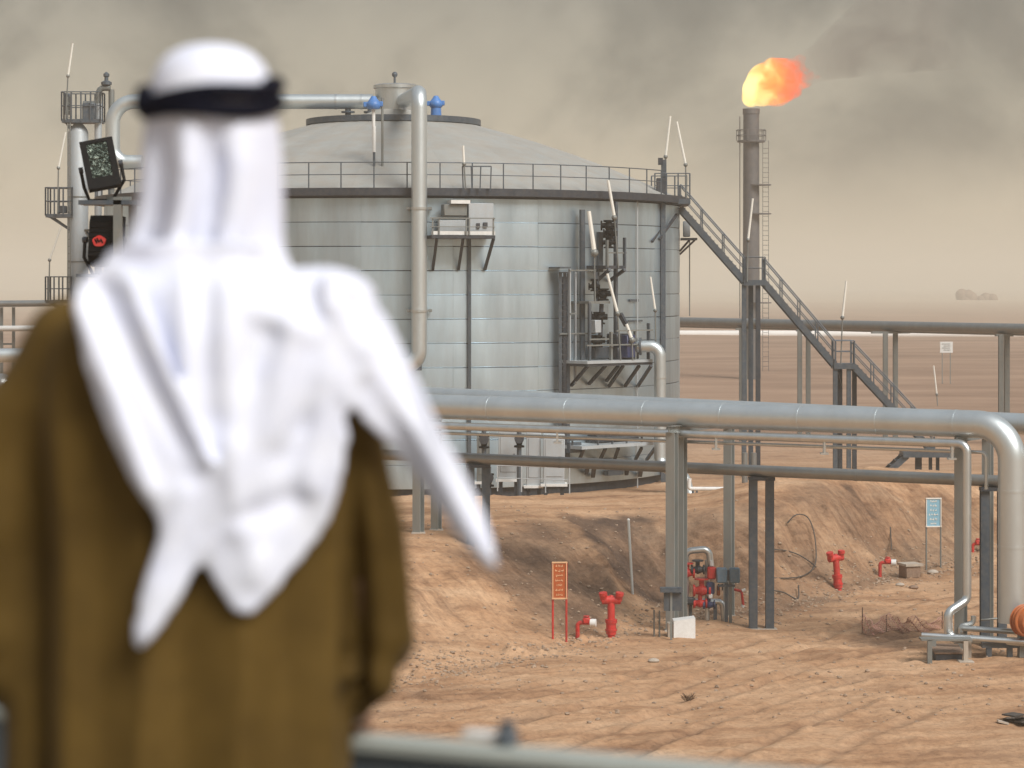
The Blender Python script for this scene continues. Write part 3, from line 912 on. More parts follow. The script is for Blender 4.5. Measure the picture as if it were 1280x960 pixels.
for px in (541, 549, 583, 587, 617):
    mb = MB(); tankbox(mb, px - .8, 272, px + .8, 294, 1.22, 0.05); mb.build('handrail_post', M['steel'], ip)
for a_, b_ in ((546, 541), (579, 573), (617, 606)):
    MB().bar(T(a_, 298, 1.1), T(b_, 337, 0.05), 0.1, 0.1).build('strut', M['steel_dark'], ip)

# ------------------------------------------------------------------ valve platforms and ladder on the right of the tank
vp = thing('valve_platform', T(775, 455, 0.8), 'stacked steel valve platforms with raking struts on the tank right side', 'platform')
def deckp(pxa, pxb, py, off, depth, th=5, mat='steel', name='deck'):
    mb = MB(); tankbox(mb, pxa, py - th / 2, pxb, py + th / 2, off, depth); return mb.build(name, M[mat], vp)
deckp(733, 818, 452, 0.0, 1.5, 3.5, 'offwhite')
deckp(733, 818, 455.5, 0.05, 1.4, 3, 'steel_dark', 'deck_frame')
deckp(736, 763, 378, 0.0, 1.1, 3, 'steel')
deckp(757, 783, 334, 0.0, 1.1, 4, 'steel_dark')
deckp(700, 714, 334.5, 0.0, 0.8, 2, 'steel_mid')
for a_, b_, y0, y1 in ((735, 714, 457, 482), (757, 736, 457, 480), (773, 758, 457, 476), (779, 761, 457, 483), (799, 781, 457, 483), (814, 797, 457, 483),
                       (762, 745, 337, 352), (781, 762, 337, 351)):
    MB().bar(T(a_, y0, 1.25), T(b_, y1, 0.05), 0.11, 0.11).build('strut', M['steel_dark'], vp)
for px, y0, y1, off, w, mt in ((738, 378, 452, 1.0, 2.4, 'steel_mid'), (729, 262, 452, .25, 5, 'steel_mid'), (751, 290, 340, .2, 6, 'steel_mid'), (771, 252, 452, 0.5, 3.0, 'steel_mid'), (765, 415, 452, 1.2, 2.2, 'steel'),
                               (782, 297, 334, 1.0, 1.6, 'steel_mid'), (760, 300, 334, 1.0, 1.4, 'steel'), (812, 404, 452, 1.3, 1.6, 'steel_mid'), (795, 414, 452, 1.3, 1.4, 'steel'),
                               (747, 340, 378, .5, 4.5, 'steel_mid'), (713, 336, 452, .5, 1.2, 'offwhite'), (720, 340, 480, .3, 1.2, 'offwhite')):
    mb = MB(); tankbox(mb, px - w / 2, y0, px + w / 2, y1, off, 0.12); mb.build('upright', M[mt], vp)
for pxa, pxb, py, off in ((733, 816, 431, 1.4), (770, 818, 413, 1.4), (760, 784, 316, 1.0), (712, 745, 338, .6), (713, 722, 392, .6), (737, 762, 424, 1.2), (700, 745, 417, .4)):
    mb = MB(); tankbox(mb, pxa, py - 0.9, pxb, py + 0.9, off, 0.06); mb.build('handrail', M['steel'], vp)
# dark valve stack between the decks
def valve_body(px, py, s=1.0, off=0.8, parent=None):
    c = T(px, py, off)
    mb = MB(); mb.lathe(c - Vector((0, 0, .25 * s)), [(0.2 * s, 0), (0.2 * s, .06), (0.11 * s, .09), (0.17 * s, .25), (0.11 * s, .40), (0.2 * s, .43), (0.2 * s, .5)], 10)
    mb.cyl(c + Vector((-.28 * s, 0, 0)), c + Vector((.28 * s, 0, 0)), 0.1 * s, n=8)
    mb.cyl(c + Vector((-.3 * s, 0, 0)), c + Vector((-.24 * s, 0, 0)), 0.19 * s, n=10)
    return mb.build('valve', M['black'], parent or vp)
for px, py, s in ((761, 282, 1.1), (763, 292, 1.0), (761, 303, .95), (754, 367, 1.15), (749, 396, 1.2), (746, 425, 1.2), (743, 358, .8)):
    valve_body(px, py, s)
MB().cyl(T(752, 380, .8), T(750, 430, .8), 0.09, n=8).build('small_pipe', M['steel_dark'], vp)
mb = MB(); tankbox(mb, 744, 400, 752, 416, .7, .35, .02); mb.build('actuator', M['offwhite'], vp)
mb = MB(); tankbox(mb, 784, 419, 796, 447, .6, .8, .03); mb.build('flange_box', M['navy'], vp)
mb = MB(); tankbox(mb, 771, 417, 786, 430, .5, .6, .03); mb.build('flange_box', M['steel_dark'], vp)
mb = MB(); tankbox(mb, 772, 434, 800, 449, .4, .6, .03); mb.build('pump_body', M['steel_dark'], vp)
mb = MB(); tankbox(mb, 744, 434, 766, 448, .3, .3, .02); mb.build('tray', M['steel_mid'], vp)
for pxa, pya, pxb, pyb in ((787, 374, 799, 377), (786, 400, 804, 402)):
    mb = MB(); tankbox(mb, pxa, pya, pxb, pyb, .02, .06); mb.build('name_plate', M['steel_mid'], vp)
mb = MB(); mb.bar(T(775, 392, .9), T(783, 407, 1.2), .16, .16); mb.build('lever', M['steel_dark'], vp)

ld = thing('caged_ladder', T(705, 500, 0.4), 'dark caged ladder running up the tank shell beside the valve platforms', 'ladder')
for px in (700.5, 706, 710.5):
    a_ = T(px, 340, .35); b_ = T(px, 500, .35); b_.x, b_.y = a_.x, a_.y; b_.z = 3.0
    MB().bar(b_, a_, 0.13, 0.1).build('stile', M['steel_mid'] if px != 706 else M['steel_dark'], ld)
src = None
for k in range(34):
    z = 3.2 + k * 0.22
    a_ = T(700.5, 400, .35); b_ = T(710.5, 400, .35)
    c = (a_ + b_) / 2; c.z = z
    if src is None:
        src = MB().bar((a_.x, a_.y, z), (b_.x, b_.y, z), 0.04, 0.04).build('rung', M['steel_dark'], ld, origin=c)
    else:
        inst('rung', src, ld, c)
a_ = T(705, 340, .05)
MB().box((a_.x, a_.y - .02, 6.6), (0.42, 0.04, 7.4)).build('back_plate', M['steel_dark'], ld)

# outlet pipe with a big bend at the right edge of the tank
op = thing('outlet_pipe', T(826, 620, 1.5), 'bright clad outlet pipe bending down beside the valve platform', 'pipe')
a_ = T(790, 433, 1.1); k_ = T(824, 433, 1.6)
k_ = P(825, 433, a_.y - 0.15)
low = Vector((k_.x, k_.y, TZ0 + 1.2))
MB().tube([a_, k_, low, low + Vector((0.9, -1.0, -0.4)), low + Vector((1.2, -1.2, -1.5))], 0.24, 16, bend=0.42, steps=8).build('pipe_run', M['pipe'], op)
d_ = (k_ - a_).normalized()
for f_ in (0.12, 0.3):
    c = a_ + d_ * f_
    MB().cyl(c, c + d_ * 0.09, 0.36, n=16).build('flange', M['steel_mid'], op)
MB().cyl(low + Vector((0, 0, 3.5)), low + Vector((0, 0, 3.55)), .255, n=16).build('seam_band', M['pipe_small'], op)

# low platform near the tank foot
lp = thing('low_platform', T(765, 560, 0.8), 'long low grating platform on struts near the tank foot', 'platform')
def lpbox(a_, b_, c_, d_, off, dep, mt, nm):
    mb = MB(); tankbox(mb, a_, b_, c_, d_, off, dep); mb.build(nm, M[mt], lp)
lpbox(726, 555, 822, 559, 0, 1.4, 'offwhite', 'deck'); lpbox(712, 546, 822, 548, 1.3, .06, 'steel_mid', 'handrail')
lpbox(712, 553, 727, 566, .6, .3, 'steel_mid', 'box'); lpbox(745, 541, 800, 551, .1, .5, 'steel_dark', 'pipe_bundle')
for a_, b_ in ((730, 724), (757, 750), (773, 768), (802, 794), (819, 808)):
    MB().bar(T(a_, 560, 1.2), T(b_, 575, 0.1), 0.11, 0.11).build('strut', M['steel_dark'], lp)
for a_, y0 in ((733, 585), (741, 589), (783, 586), (800, 588)):
    MB().bar(T(a_ + 2, y0 - 6, .6), T(a_, y0 + 6, .1), 0.16, 0.16).build('bracket', M['steel_dark'], lp)
lpbox(760, 588, 780, 594, .1, .25, 'steel_mid', 'junction_box')
for px in (716, 748, 766, 784, 803):
    lpbox(px - .7, 546, px + .7, 557, 1.3, .06, 'steel_mid', 'handrail_post')

# switch cabinets on a plinth in front of the tank
def cabinet(pxa, pya, pxb, pyb, Y, lab, mat='offwhite', slots=0):
    a_ = P(pxa, pyb, Y); b_ = P(pxb, pya, Y)
    w = b_.x - a_.x; z0 = max(a_.z, 1.5); h = b_.z - a_.z
    t_ = thing('switch_cabinet', ((a_.x + b_.x) / 2, Y + .35, a_.z), lab, 'cabinet', 'pale switch cabinets at the tank foot')
    cx = (a_.x + b_.x) / 2; cz = (a_.z + b_.z) / 2
    MB().box((cx, Y + .35, cz), (w, .7, h), bev=.02).build('cabinet_body', M[mat], t_)
    nd = 2 if w > .9 else 1
    for k in range(nd):
        dw = (w - .08 * (nd + 1)) / nd
        dx = a_.x + .08 + dw / 2 + k * (dw + .08)
        d = MB().box((dx, Y - .012, cz + .1), (dw, .03, h * .72), bev=.008).build('door', M[mat], t_)
        MB().box((dx + dw * .36, Y - .045, cz), (.03, .05, .2)).build('handle', M['steel_dark'], d)
    MB().box((cx, Y + .33, a_.z + .05), (w + .2, .85, .1)).build('plinth', M['white'], t_)
    gb = (gz(cx, Y + .3))
    mb = MB()
    for sx_ in (-w * .38, w * .38): mb.box((cx + sx_, Y + .33, (a_.z + gb) / 2 - .1), (.14, .5, max(.05, a_.z - gb + .2)))
    mb.build('leg', M['steel_dark'], t_)
cabinet(623, 538, 648, 602, 93.2, 'tall pale switch cabinet at the tank foot with dark gap to its right')
cabinet(658, 541, 676, 610, 92.8, 'narrow pale switch cabinet between two wider cabinets at the tank foot')
cabinet(679, 543, 706, 608, 92.6, 'right pale switch cabinet beside the low grating platform')
cabinet(596, 541, 612, 605, 93.6, 'grey switch cabinet leftmost at the tank foot partly behind pipe posts', 'steel')
cf = thing('cabinet_fence', P(660, 612, 91.8), 'thin pipe guard rail standing in front of the pale cabinets', 'guard rail')
railing(cf, [P(622, 614, 91.9), P(712, 617, 91.6)], .98, 1.05, .02, M['offwhite'])
for px, y in ((605, 552), (649, 551), (611, 600)):
    c = P(px, y, 92.4)
    v = thing('small_valve', c - Vector((0, 0, .4)), {605: 'dark valve cluster on a thin riser left of the cabinets', 649: 'dark valve cluster in the gap between cabinets', 611: 'small dark valve low beside the cabinets'}[px], 'valve')
    mb = MB(); mb.cyl((c.x, c.y, 1.5), (c.x, c.y, c.z + .5), .09, n=8); mb.build('riser', M['steel_mid'], v)
    mb = MB(); mb.lathe(c - Vector((0, 0, .25)), [(.2, 0), (.2, .07), (.1, .1), (.16, .25), (.1, .4), (.2, .43), (.2, .5)], 10); mb.build('valve_body', M['black'], v)
    MB().lathe(c + Vector((0, -.25, .1)), [(.19, -.02), (.19, .02)], 12, axis=(0, 1, 0)).build('handwheel', M['steel_dark'], v)
# ------------------------------------------------------------------ long stair at the right of the tank
stair = thing('tank_stair', P(1045, 590, 106), 'long grey steel stair zigzagging down from the tank roof in flights', 'stair')
YS = 106.0
tread_src = None
def flight(pa, pb, n, rails=True):
    global tread_src
    pa = Vector(pa); pb = Vector(pb)
    d = pb - pa
    for s_ in (-.42, .42):
        up = Vector((0, s_, 0))
        MB().bar(pa + up - Vector((0, 0, .1)), pb + up - Vector((0, 0, .1)), 0.06, 0.27, up=(0, 0, 1)).build('stringer', M['steel_mid'], stair)
        if rails:
            MB().tube([pa + up + Vector((0, 0, .95)), pb + up + Vector((0, 0, .95))], .03, 6).build('handrail', M['steel_mid'], stair)
            MB().tube([pa + up + Vector((0, 0, .5)), pb + up + Vector((0, 0, .5))], .022, 5).build('mid_rail', M['steel_mid'], stair)
            src = None
            m_ = max(2, int(d.length / 1.15))
            for k in range(m_ + 1):
                p = pa + d * (k / m_) + up
                if src is None: src = MB().box(p + Vector((0, 0, .475)), (.05, .05, .95)).build('handrail_post', M['steel_mid'], stair, origin=p)
                else: inst('handrail_post', src, stair, p)
    for k in range(n):
        p = pa + d * ((k + .5) / n)
        if tread_src is None:
            tread_src = MB().box(p, (.27, .80, .05)).build('tread', M['steel_dark'], stair, origin=p)
        else:
            inst('tread', tread_src, stair, p)
def landing(pxa, pxb, py, name='landing', rails=True, dY=1.1):
    a_ = P(pxa, py, YS); b_ = P(pxb, py, YS)
    c = (a_ + b_) / 2
    MB().box(c - Vector((0, 0, .12)), (b_.x - a_.x + .1, dY, .24)).build(name, M['steel_mid'], stair)
    if rails:
        for s_ in (-.5, .5):
            railing(stair, [a_ + Vector((0, s_, 0)), b_ + Vector((0, s_, 0))], 1.0, .9, .025)
flight(P(850, 258, YS), P(931, 350, YS), 18)
landing(930, 955, 350)
flight(P(954, 350, YS), P(1043, 454, YS), 19)
landing(1042, 1066, 454)
flight(P(1065, 454, YS), P(1166, 562, YS), 20)
landing(1128, 1208, 564, rails=False)
flight(P(1132, 566, YS), P(1098, 596, YS), 5, False)
for px, y0 in ((930, 356), (938.5, 356), (947.5, 356)):
    p = P(px, y0, YS + (-.35 if px != 938.5 else .35))
    MB().hbeam((p.x, p.y, gz(p.x, p.y) - .1), p, .2, .16, .02, up=(0, 1, 0)).build('support_column', M['steel_mid'] if px < 940 else M['steel_dark'], stair)
for px in (1044, 1050, 1061, 1068):
    p = P(px, 460, YS + (-.4 if px in (1044, 1061) else .4))
    MB().hbeam((p.x, p.y, gz(p.x, p.y) - .1), p, .19, .16, .02, up=(0, 1, 0)).build('support_column', M['steel_mid'] if px in (1044, 1061) else M['steel_dark'], stair)
MB().bar(P(1047, 466, YS - .4), P(1052, 486, YS + .4), .08, .08).build('brace', M['steel_dark'], stair)
for px in (1146, 1150, 1163, 1172):
    p = P(px, 570, YS)
    MB().box((p.x, p.y, (p.z + gz(p.x, p.y)) / 2), (.14, .14, p.z - gz(p.x, p.y) + .2)).build('support_column', M['steel_dark'], stair)
# head platform against the tank
hp = thing('stair_head_platform', P(838, 252, 104.5), 'railed head platform joining the tank walkway to the long stair', 'platform')
c = P(838, 250, 105.0)
MB().box(c - Vector((0, 0, .1)), (1.55, 2.6, .22)).build('deck', M['steel_mid'], hp)
x0, x1 = c.x - .75, c.x + .75
railing(hp, [(x0, c.y - 1.25, c.z), (x1, c.y - 1.25, c.z)], 1.1, .5, .026)
railing(hp, [(x1, c.y + .7, c.z), (x1, c.y + 1.25, c.z), (x0, c.y + 1.25, c.z)], 1.1, .5, .026)
mb = MB(); mb.box((c.x - .45, c.y - 1.1, c.z + .45), (.45, .35, .9), bev=.02); mb.build('control_box', M['steel_dark'], hp)
mb = MB(); mb.box((c.x - .35, c.y - 1.0, c.z + .85), (.22, .2, 1.7)); mb.build('riser', M['steel_mid'], hp)
mb = MB(); mb.box((c.x - .5, c.y - 1.1, c.z + 1.62), (.2, .2, .3)); mb.build('lamp_box', M['steel_dark'], hp)
for k, (a_, b_) in enumerate((((838, 266), (815, 302)), ((846, 268), (824, 299)))):
    MB().bar(P(a_[0], a_[1], 104.2), T(b_[0], b_[1], .05), .1, .1).build('strut', M['steel_dark'], hp)
# little side bracket at the tank edge under the first flight
sb = thing('side_bracket', P(857, 300, 107), 'small bracket platform with two struts at the tank right edge', 'bracket')
c = P(861, 299, 107)
MB().box(c, (.68, 1.0, .1)).build('deck', M['steel_mid'], sb)
MB().box(c + Vector((-.1, 0, .45)), (.3, .4, .7), bev=.03).build('lamp_housing', M['offwhite'], sb)
for dx, e in ((0, .05), (.24, .15)):
    MB().bar(c + Vector((dx, -.3, -.05)), P(852.5, 312 + e * 40, 107) - Vector((0.1, 0, 0)), .07, .07).build('strut', M['steel_dark'], sb)
MB().cyl(P(862, 300, 107), P(862, 395, 107), .025, n=6).build('conduit', M['steel'], sb)

# ------------------------------------------------------------------ fluorescent lamps on bent poles
def lamp(tip, base, foot, Y, lab, r=.055, foot_on=None):
    a_ = P(*tip, Y); b_ = P(*base, Y); f_ = P(*foot, Y)
    t_ = thing('tube_lamp', f_, lab, 'lamp', 'white tube lamps on thin bent poles')
    MB().cyl(b_, a_, r, r * .8, n=8).build('lamp_tube', M['tube'], t_)
    MB().ball(b_, r * 1.7, 8, 6).build('socket', M['steel'], t_)
    MB().tube([f_, b_], .03, 6).build('pole', M['steel'], t_)
lamp((838, 145), (832, 196), (831, 250), 104.6, 'white tube lamp leaning right above the stair head, left of the pair')
lamp((846, 152), (857, 206), (858, 252), 104.9, 'white tube lamp leaning left above the stair head, right of the pair')
lamp((941, 248), (935, 300), (934, 352), 105.4, 'white tube lamp above the upper stair landing before the flare stack')
lamp((1058, 351), (1053, 397), (1051, 456), 105.6, 'white tube lamp above the lower stair landing')
lamp((760, 225), (768, 272), (773, 335), T(771, 300, 1.1).y, 'white tube lamp crossing the dark ring walkway above the valve stack', .07)
lamp((736, 264), (743, 316), (744, 378), T(744, 300, 1.1).y, 'white tube lamp under the ring walkway beside a dark duct', .10)
lamp((759, 342), (772, 392), (776, 450), T(771, 420, 1.4).y, 'white tube lamp leaning over the main valve platform', .065)
lamp((783, 405), (790, 425), (791, 450), T(790, 430, 1.5).y, 'short white tube lamp lowest on the main valve platform', .08)
lamp((813, 346), (819, 388), (820, 452), T(815, 420, 1.4).y, 'white tube lamp right of the valve stack before bare cladding', .05)
lamp((1167, 457), (1171, 493), (1172, 507), 140, 'white tube lamp low on the plain right of the rack posts', .05)
lamp((579, 182), (580, 205), (582, 236), T(580, 230, .7).y, 'short white tube lamp on the roof edge hatch frame', .05)
# ------------------------------------------------------------------ foreground pipe rack
PZ = 6.2
A1 = P(600, 510, 74.1); A1.z = PZ
B1 = P(1200, 529.5, 65.8); B1.z = PZ
pd = (B1 - A1).normalized()
pn_ = Vector((-pd.y, pd.x, 0))          # pointing away from the camera
def along(px):
    """Point of the front pipe's axis whose column is px."""
    k = (px - 640) / F
    s_ = (k * A1.y - A1.x) / (pd.x - k * pd.y)
    return A1 + pd * s_
PR = 0.375
bp_ = thing('main_pipeline', along(1262) * 1.0 - Vector((0, 0, PZ)), 'fat silver foreground pipeline bending down at the right frame edge', 'pipe')
e0 = along(1265)
pts = [along(110), e0, Vector((e0.x, e0.y, 0.9))]
MB().tube(pts, PR, 28, bend=0.95, steps=12).build('pipe_run', M['pipe'], bp_)
src = None
for px in np.linspace(420, 1195, 9):
    c = along(px)
    q_ = pd.to_track_quat('Z', 'Y').to_euler()
    if src is None:
        src = MB().cyl(c - pd * .035, c + pd * .035, PR + .008, n=28).build('seam_band', M['pipe'], bp_, origin=c)
    else:
        inst('seam_band', src, bp_, c)
for z in (4.4, 2.9):
    MB().cyl((e0.x, e0.y, z), (e0.x, e0.y, z + .07), PR + .008, n=28).build('seam_band', M['pipe'], bp_)
# orange flanged valve at the foot of the drop
ov = thing('orange_valve', (e0.x + .25, e0.y - .35, gz(e0.x, e0.y)), 'round orange valve cover cut by the right frame edge at the pipe foot', 'valve')
c = P(1283, 776, e0.y - .75)
MB().lathe(c, [(0.05, -.3), (.28, -.27), (.37, -.15), (.40, 0), (.37, .15), (.28, .27), (.05, .3)], 24, axis=(0.35, -1, 0)).build('cover', M['orange'], ov)
for k in range(3):
    MB().lathe(c + Vector((0.35, -1, 0)).normalized() * (-.14 + .14 * k), [(.405, -.02), (.43, 0), (.405, .02)], 24, axis=(0.35, -1, 0)).build('rib', M['orange'], ov)
MB().box((c.x, c.y + .3, (c.z + gz(c.x, c.y)) / 2), (.3, .3, max(.3, c.z - gz(c.x, c.y)))).build('foot', M['steel'], ov)

# second pipeline behind it, carrying on to the right
rp2 = thing('rear_pipeline', P(900, 520, 74) - Vector((0, 0, 6)), 'slimmer silver pipeline just behind the fat one, running straight off right', 'pipe')
pa, pb = P(600, 498, 80.0), P(1280, 530, 68.0)
dd = pb - pa
MB().tube([pa - dd * .73, pb + dd * .4], 0.30, 20).build('pipe_run', M['pipe'], rp2)
# two thin lines slung under it
tl = thing('slung_pipe', along(1213) - Vector((0, 0, PZ)), 'thin silver pipe slung under the fat pipeline, dropping to a bend at the ground', 'pipe')
def under(px, dz, dn):
    c = along(px); return Vector((c.x, c.y, c.z + dz)) + pn_ * dn
s0, s1 = under(110, -.60, -.30), under(1214, -.52, -.30)
Ys = s1.y
z1 = P(0, 750, Ys).z; z2 = P(0, 796, Ys).z
kx = P(1183, 764, Ys)
pts = [s0, s1, Vector((s1.x, Ys, z1)), Vector((kx.x, Ys - .25, kx.z)), Vector((kx.x, Ys - .25, z2)), Vector((s1.x + 3.2, Ys - 1.6, z2 - .02))]
MB().tube(pts, .118, 14, bend=.24, steps=6).build('pipe_run', M['pipe_small'], tl)
tl2 = thing('slung_conduit', under(1195, -.80, -.1) - Vector((0, 0, PZ)), 'second thinner pipe below the slung pipe, ending at the right column', 'pipe')
MB().tube([under(110, -.86, .05), under(1232, -.76, .05), under(1232, -.76, .05) + Vector((0, 0, -1.0))], .05, 10, bend=.15).build('pipe_run', M['pipe_small'], tl2)
for px in (703, 901, 1036, 1195):
    mb = MB(); c = under(px, -.62, -.30)
    mb.box(c + Vector((0, 0, -.16)), (.06, .2, .38)); mb.box(c + Vector((0, 0, -.32)), (.22, .25, .05))
    mb.build('hanger', M['pipe_small'], tl2)
# grey line lower down
lw = thing('lower_pipeline', P(950, 590, 70) - Vector((0, 0, 4.5)), 'straight grey pipe at half height passing behind the rack columns', 'pipe')
la, lb = P(600, 573.5, 74.6), P(1190, 599, 67.4)
ld_ = lb - la
MB().tube([la - ld_ * .82, lb + ld_ * .35], .165, 16).build('pipe_run', M['lower_pipe'], lw)
def lowpt(px):
    k = (px - 640) / F; s_ = (k * la.y - la.x) / (ld_.x - k * ld_.y); return la + ld_ * s_
for px in (700, 1070):
    c = lowpt(px); MB().cyl(c - ld_.normalized() * .04, c + ld_.normalized() * .04, .175, n=16).build('seam_band', M['lower_pipe'], lw)
# supports
def column(root, p, z1, w=.27, mat='steel', nm='column', foot=True, turn=(0, 1, 0)):
    g = gz(p.x, p.y)
    MB().hbeam((p.x, p.y, g - .15), (p.x, p.y, z1), w, w * .9, .025, up=turn).build(nm, M[mat], root)
    if foot: MB().box((p.x, p.y, g - .06), (.44, .44, .16), bev=.02).build('footing', M['concrete'], root)
def frame(pxf, lab, back=3.6, wide=True):
    f = along(pxf); f = f - pn_ * .9 if wide else f + pn_ * .15
    f = Vector(((pxf - 640) / F * f.y, f.y, 0))
    bk = f + pn_ * back
    t_ = thing('pipe_support', (f.x, f.y, gz(f.x, f.y)), lab, 'pipe support', 'steel frames carrying the foreground pipelines')
    column(t_, f, PZ - PR - .12, .28, 'column', turn=tuple(pn_))
    if wide: column(t_, f + pn_ * .55, PZ - PR - .12, .28, 'column', turn=tuple(pn_))
    column(t_, bk, PZ - PR - .12, .26, 'column', turn=tuple(pn_))
    z = PZ - PR - .12 + .1
    MB().hbeam(Vector((f.x, f.y, z)) - pn_ * .2, Vector((bk.x, bk.y, z)) + pn_ * .2, .2, .2, .02).build('cross_beam', M['steel'], t_)
    MB().box(along(pxf + 0) * 1.0 + Vector((0, 0, -PR - .04)), (.3, .3, .12)).build('pipe_shoe', M['steel'], t_)
    zl = lowpt(pxf).z - .26
    return t_
frame(840, 'steel pipe frame in the middle, its front columns rising past the valves')
frame(1201, 'steel pipe frame at the right beside the dropping slung pipe', wide=False, back=2.0)
frame(523, 'steel pipe frame standing on the left mound beside the headscarf tail', back=1.0, wide=False)
def lowpost(px, lab):
    c = lowpt(px)
    t_ = thing('twin_post_support', (c.x, c.y, gz(c.x, c.y)), lab, 'pipe support', 'twin column posts under the grey lower pipe')
    for s_ in (-.24, .24):
        p = Vector((c.x + s_, c.y + .05, 0))
        column(t_, p, c.z - .27, .24, 'steel_mid', foot=False)
    MB().box((c.x, c.y, c.z - .22), (.75, .35, .1)).build('cap_plate', M['steel_dark'], t_)
    MB().box((c.x, c.y, gz(c.x, c.y) - .07), (.9, .42, .14), bev=.02).build('footing', M['concrete'], t_)
lowpost(952, 'twin column post under the grey pipe between the middle frame and the cable loops')
lowpost(598, 'twin column post under the grey pipe before the pale cabinets')
lowpost(1242, 'twin column post under the grey pipe beside the big pipe drop')

# ------------------------------------------------------------------ low pipes and rests at the lower right
lr = thing('ground_pipes', P(1240, 790, 64), 'pair of thin silver pipes running low to the right near the pipe foot', 'pipe')
Yg = Ys - .2
c0 = P(1200, 786, Yg + .5)
MB().tube([P(1217, 770, Yg + .6), P(1217, 779, Yg + .6), P(1201, 782, Yg + .6), P(1201, 792, Yg + .6)], .075, 12, bend=.12).build('pipe_bend', M['pipe_small'], lr)
MB().tube([P(1203, 785, Yg + .5), P(1330, 794, Yg - .3)], .08, 12).build('pipe_run', M['pipe_small'], lr)
MB().tube([P(1152, 794, Yg - .35), P(1340, 806, Yg - 1.2)], .075, 12).build('pipe_run', M['pipe_small'], lr)
MB().tube([P(1226, 775, Yg + .9), P(1246, 773, Yg + 1.0)], .03, 8).build('pipe_run', M['steel'], lr)
rs = thing('pipe_rest', P(1185, 830, 63.5), 'low steel rest with thin legs under the bend of the slung pipe', 'pipe support')
MB().box(P(1182, 798.5, Yg - 1.2), (1.35, .42, .05)).build('top_plate', M['steel'], rs)
for px, dY in ((1162, -1.35), (1207, -1.35), (1167, -.4), (1211, -.4)):
    p = P(px, 800, Yg + dY); g = gz(p.x, p.y)
    MB().box((p.x, p.y, (p.z + g) / 2 - .05), (.12, .12, p.z - g + .1)).build('leg', M['steel'] if px < 1200 else M['concrete'], rs)
for px in (1207,):
    p = P(px, 832, Yg - 1.35); MB().box((p.x, p.y, gz(p.x, p.y)), (.4, .35, .1), bev=.02).build('footing', M['concrete'], rs)
r2 = thing('pipe_rest', P(1236, 812, 64), 'low grey pipe rest between the orange valve and the pipe bend', 'pipe support')
for px in (1236, 1262):
    p = P(px, 803, Yg - .6); g = gz(p.x, p.y); MB().box((p.x, p.y, (p.z + g) / 2 - .05), (.14, .14, max(.1, p.z - g + .1))).build('leg', M['steel_mid'], r2)
MB().box(P(1262, 806, Yg - .55), (1.5, .25, .14)).build('sill', M['steel_mid'], r2)
cv = thing('step_plate', G(1182, 822), 'rusty brown step plate lying on dark sides below the pipe bend', 'step')
p = P(1183, 811, Yg - .6); g = gz(p.x, p.y)
MB().box((p.x, p.y, p.z), (.78, .95, .05), rot=Matrix.Rotation(R(6), 3, 'X'), bev=.01).build('plate', M['rust'], cv)
MB().box((p.x, p.y - .02, (p.z + g) / 2 - .1), (.7, .82, max(.12, p.z - g + .1))).build('box_sides', M['steel_dark'], cv)

# ------------------------------------------------------------------ distant rack and pipelines
fr = thing('distant_rack', P(1110, 500, 130), 'grey pipe on tall twin posts crossing the plain behind the stair', 'pipe rack')
pa, pb = P(852, 402, 150), P(1280, 411, 127)
dd = pb - pa
MB().tube([pa - dd * 1.2, pb + dd * .6], .27, 16).build('pipe_run', M['lower_pipe'], fr)
MB().tube([pa - dd * 1.2 + Vector((0, .5, -.28)), pb + dd * .6 + Vector((0, .5, -.28))], .1, 10).build('pipe_run', M['lower_pipe'], fr)
def farpt(px):
    k = (px - 640) / F; s_ = (k * pa.y - pa.x) / (dd.x - k * dd.y); return pa + dd * s_
for px, sep_ in ((929, .12), (1005, .28), (1113, .33), (1255, .2), (1420, .3)):
    c = farpt(px)
    for s_ in (-sep_, sep_):
        g = gz(c.x + s_, c.y + s_)
        MB().hbeam((c.x + s_, c.y + s_, g - .2), (c.x + s_, c.y + s_, c.z - .3), .26, .24, .03, up=(0, 1, 0)).build('post', M['steel'], fr)
    MB().box((c.x, c.y, c.z - .36), (.9 + (1.2 if px == 1113 else 0), .5, .12)).build('cap_plate', M['steel'], fr)
wp = thing('distant_white_pipeline', (0, 480, 0), 'long bright white pipeline lying across the far plain', 'pipe')
g0 = CAMZ - (418 - HZ) / F * 480
MB().tube([(-60, 494, g0 - .2), (190, 462, g0 + .2)], .82, 14).build('pipe_run', M['far_white'], wp)
src = None
for k in range(24):
    x = -40 + k * 9
    p = Vector((x, 491 - k * 1.2, g0 - .75))
    if src is None: src = MB().box(p, (.5, 1.2, .5)).build('sleeper', M['concrete'], wp, origin=p)
    else: inst('sleeper', src, wp, p)
MB().box((60, 476.5, g0 - 1.7), (260, .6, 1.6), rz=math.atan2(-32, 250)).build('berm', M['dirt'], wp)
# pale board on the plain
wb = thing('distant_board', P(1183, 445, 240), 'small pale notice board on the far plain between two rack posts', 'sign')
c = P(1183, 434, 240)
MB().box(c, (1.25, .08, 1.1)).build('board', M['white'], wb)
for s_ in (-.4, .4): MB().box((c.x + s_, c.y + .08, (c.z + gz(c.x, c.y)) / 2), (.08, .08, c.z - gz(c.x, c.y))).build('post', M['steel'], wb)
for k in range(4): MB().box((c.x - .05 + .1 * (k % 2), c.y - .05, c.z + .32 - k * .2), (.8 - .12 * (k % 2), .02, .06)).build('lettering', M['steel'], wb)
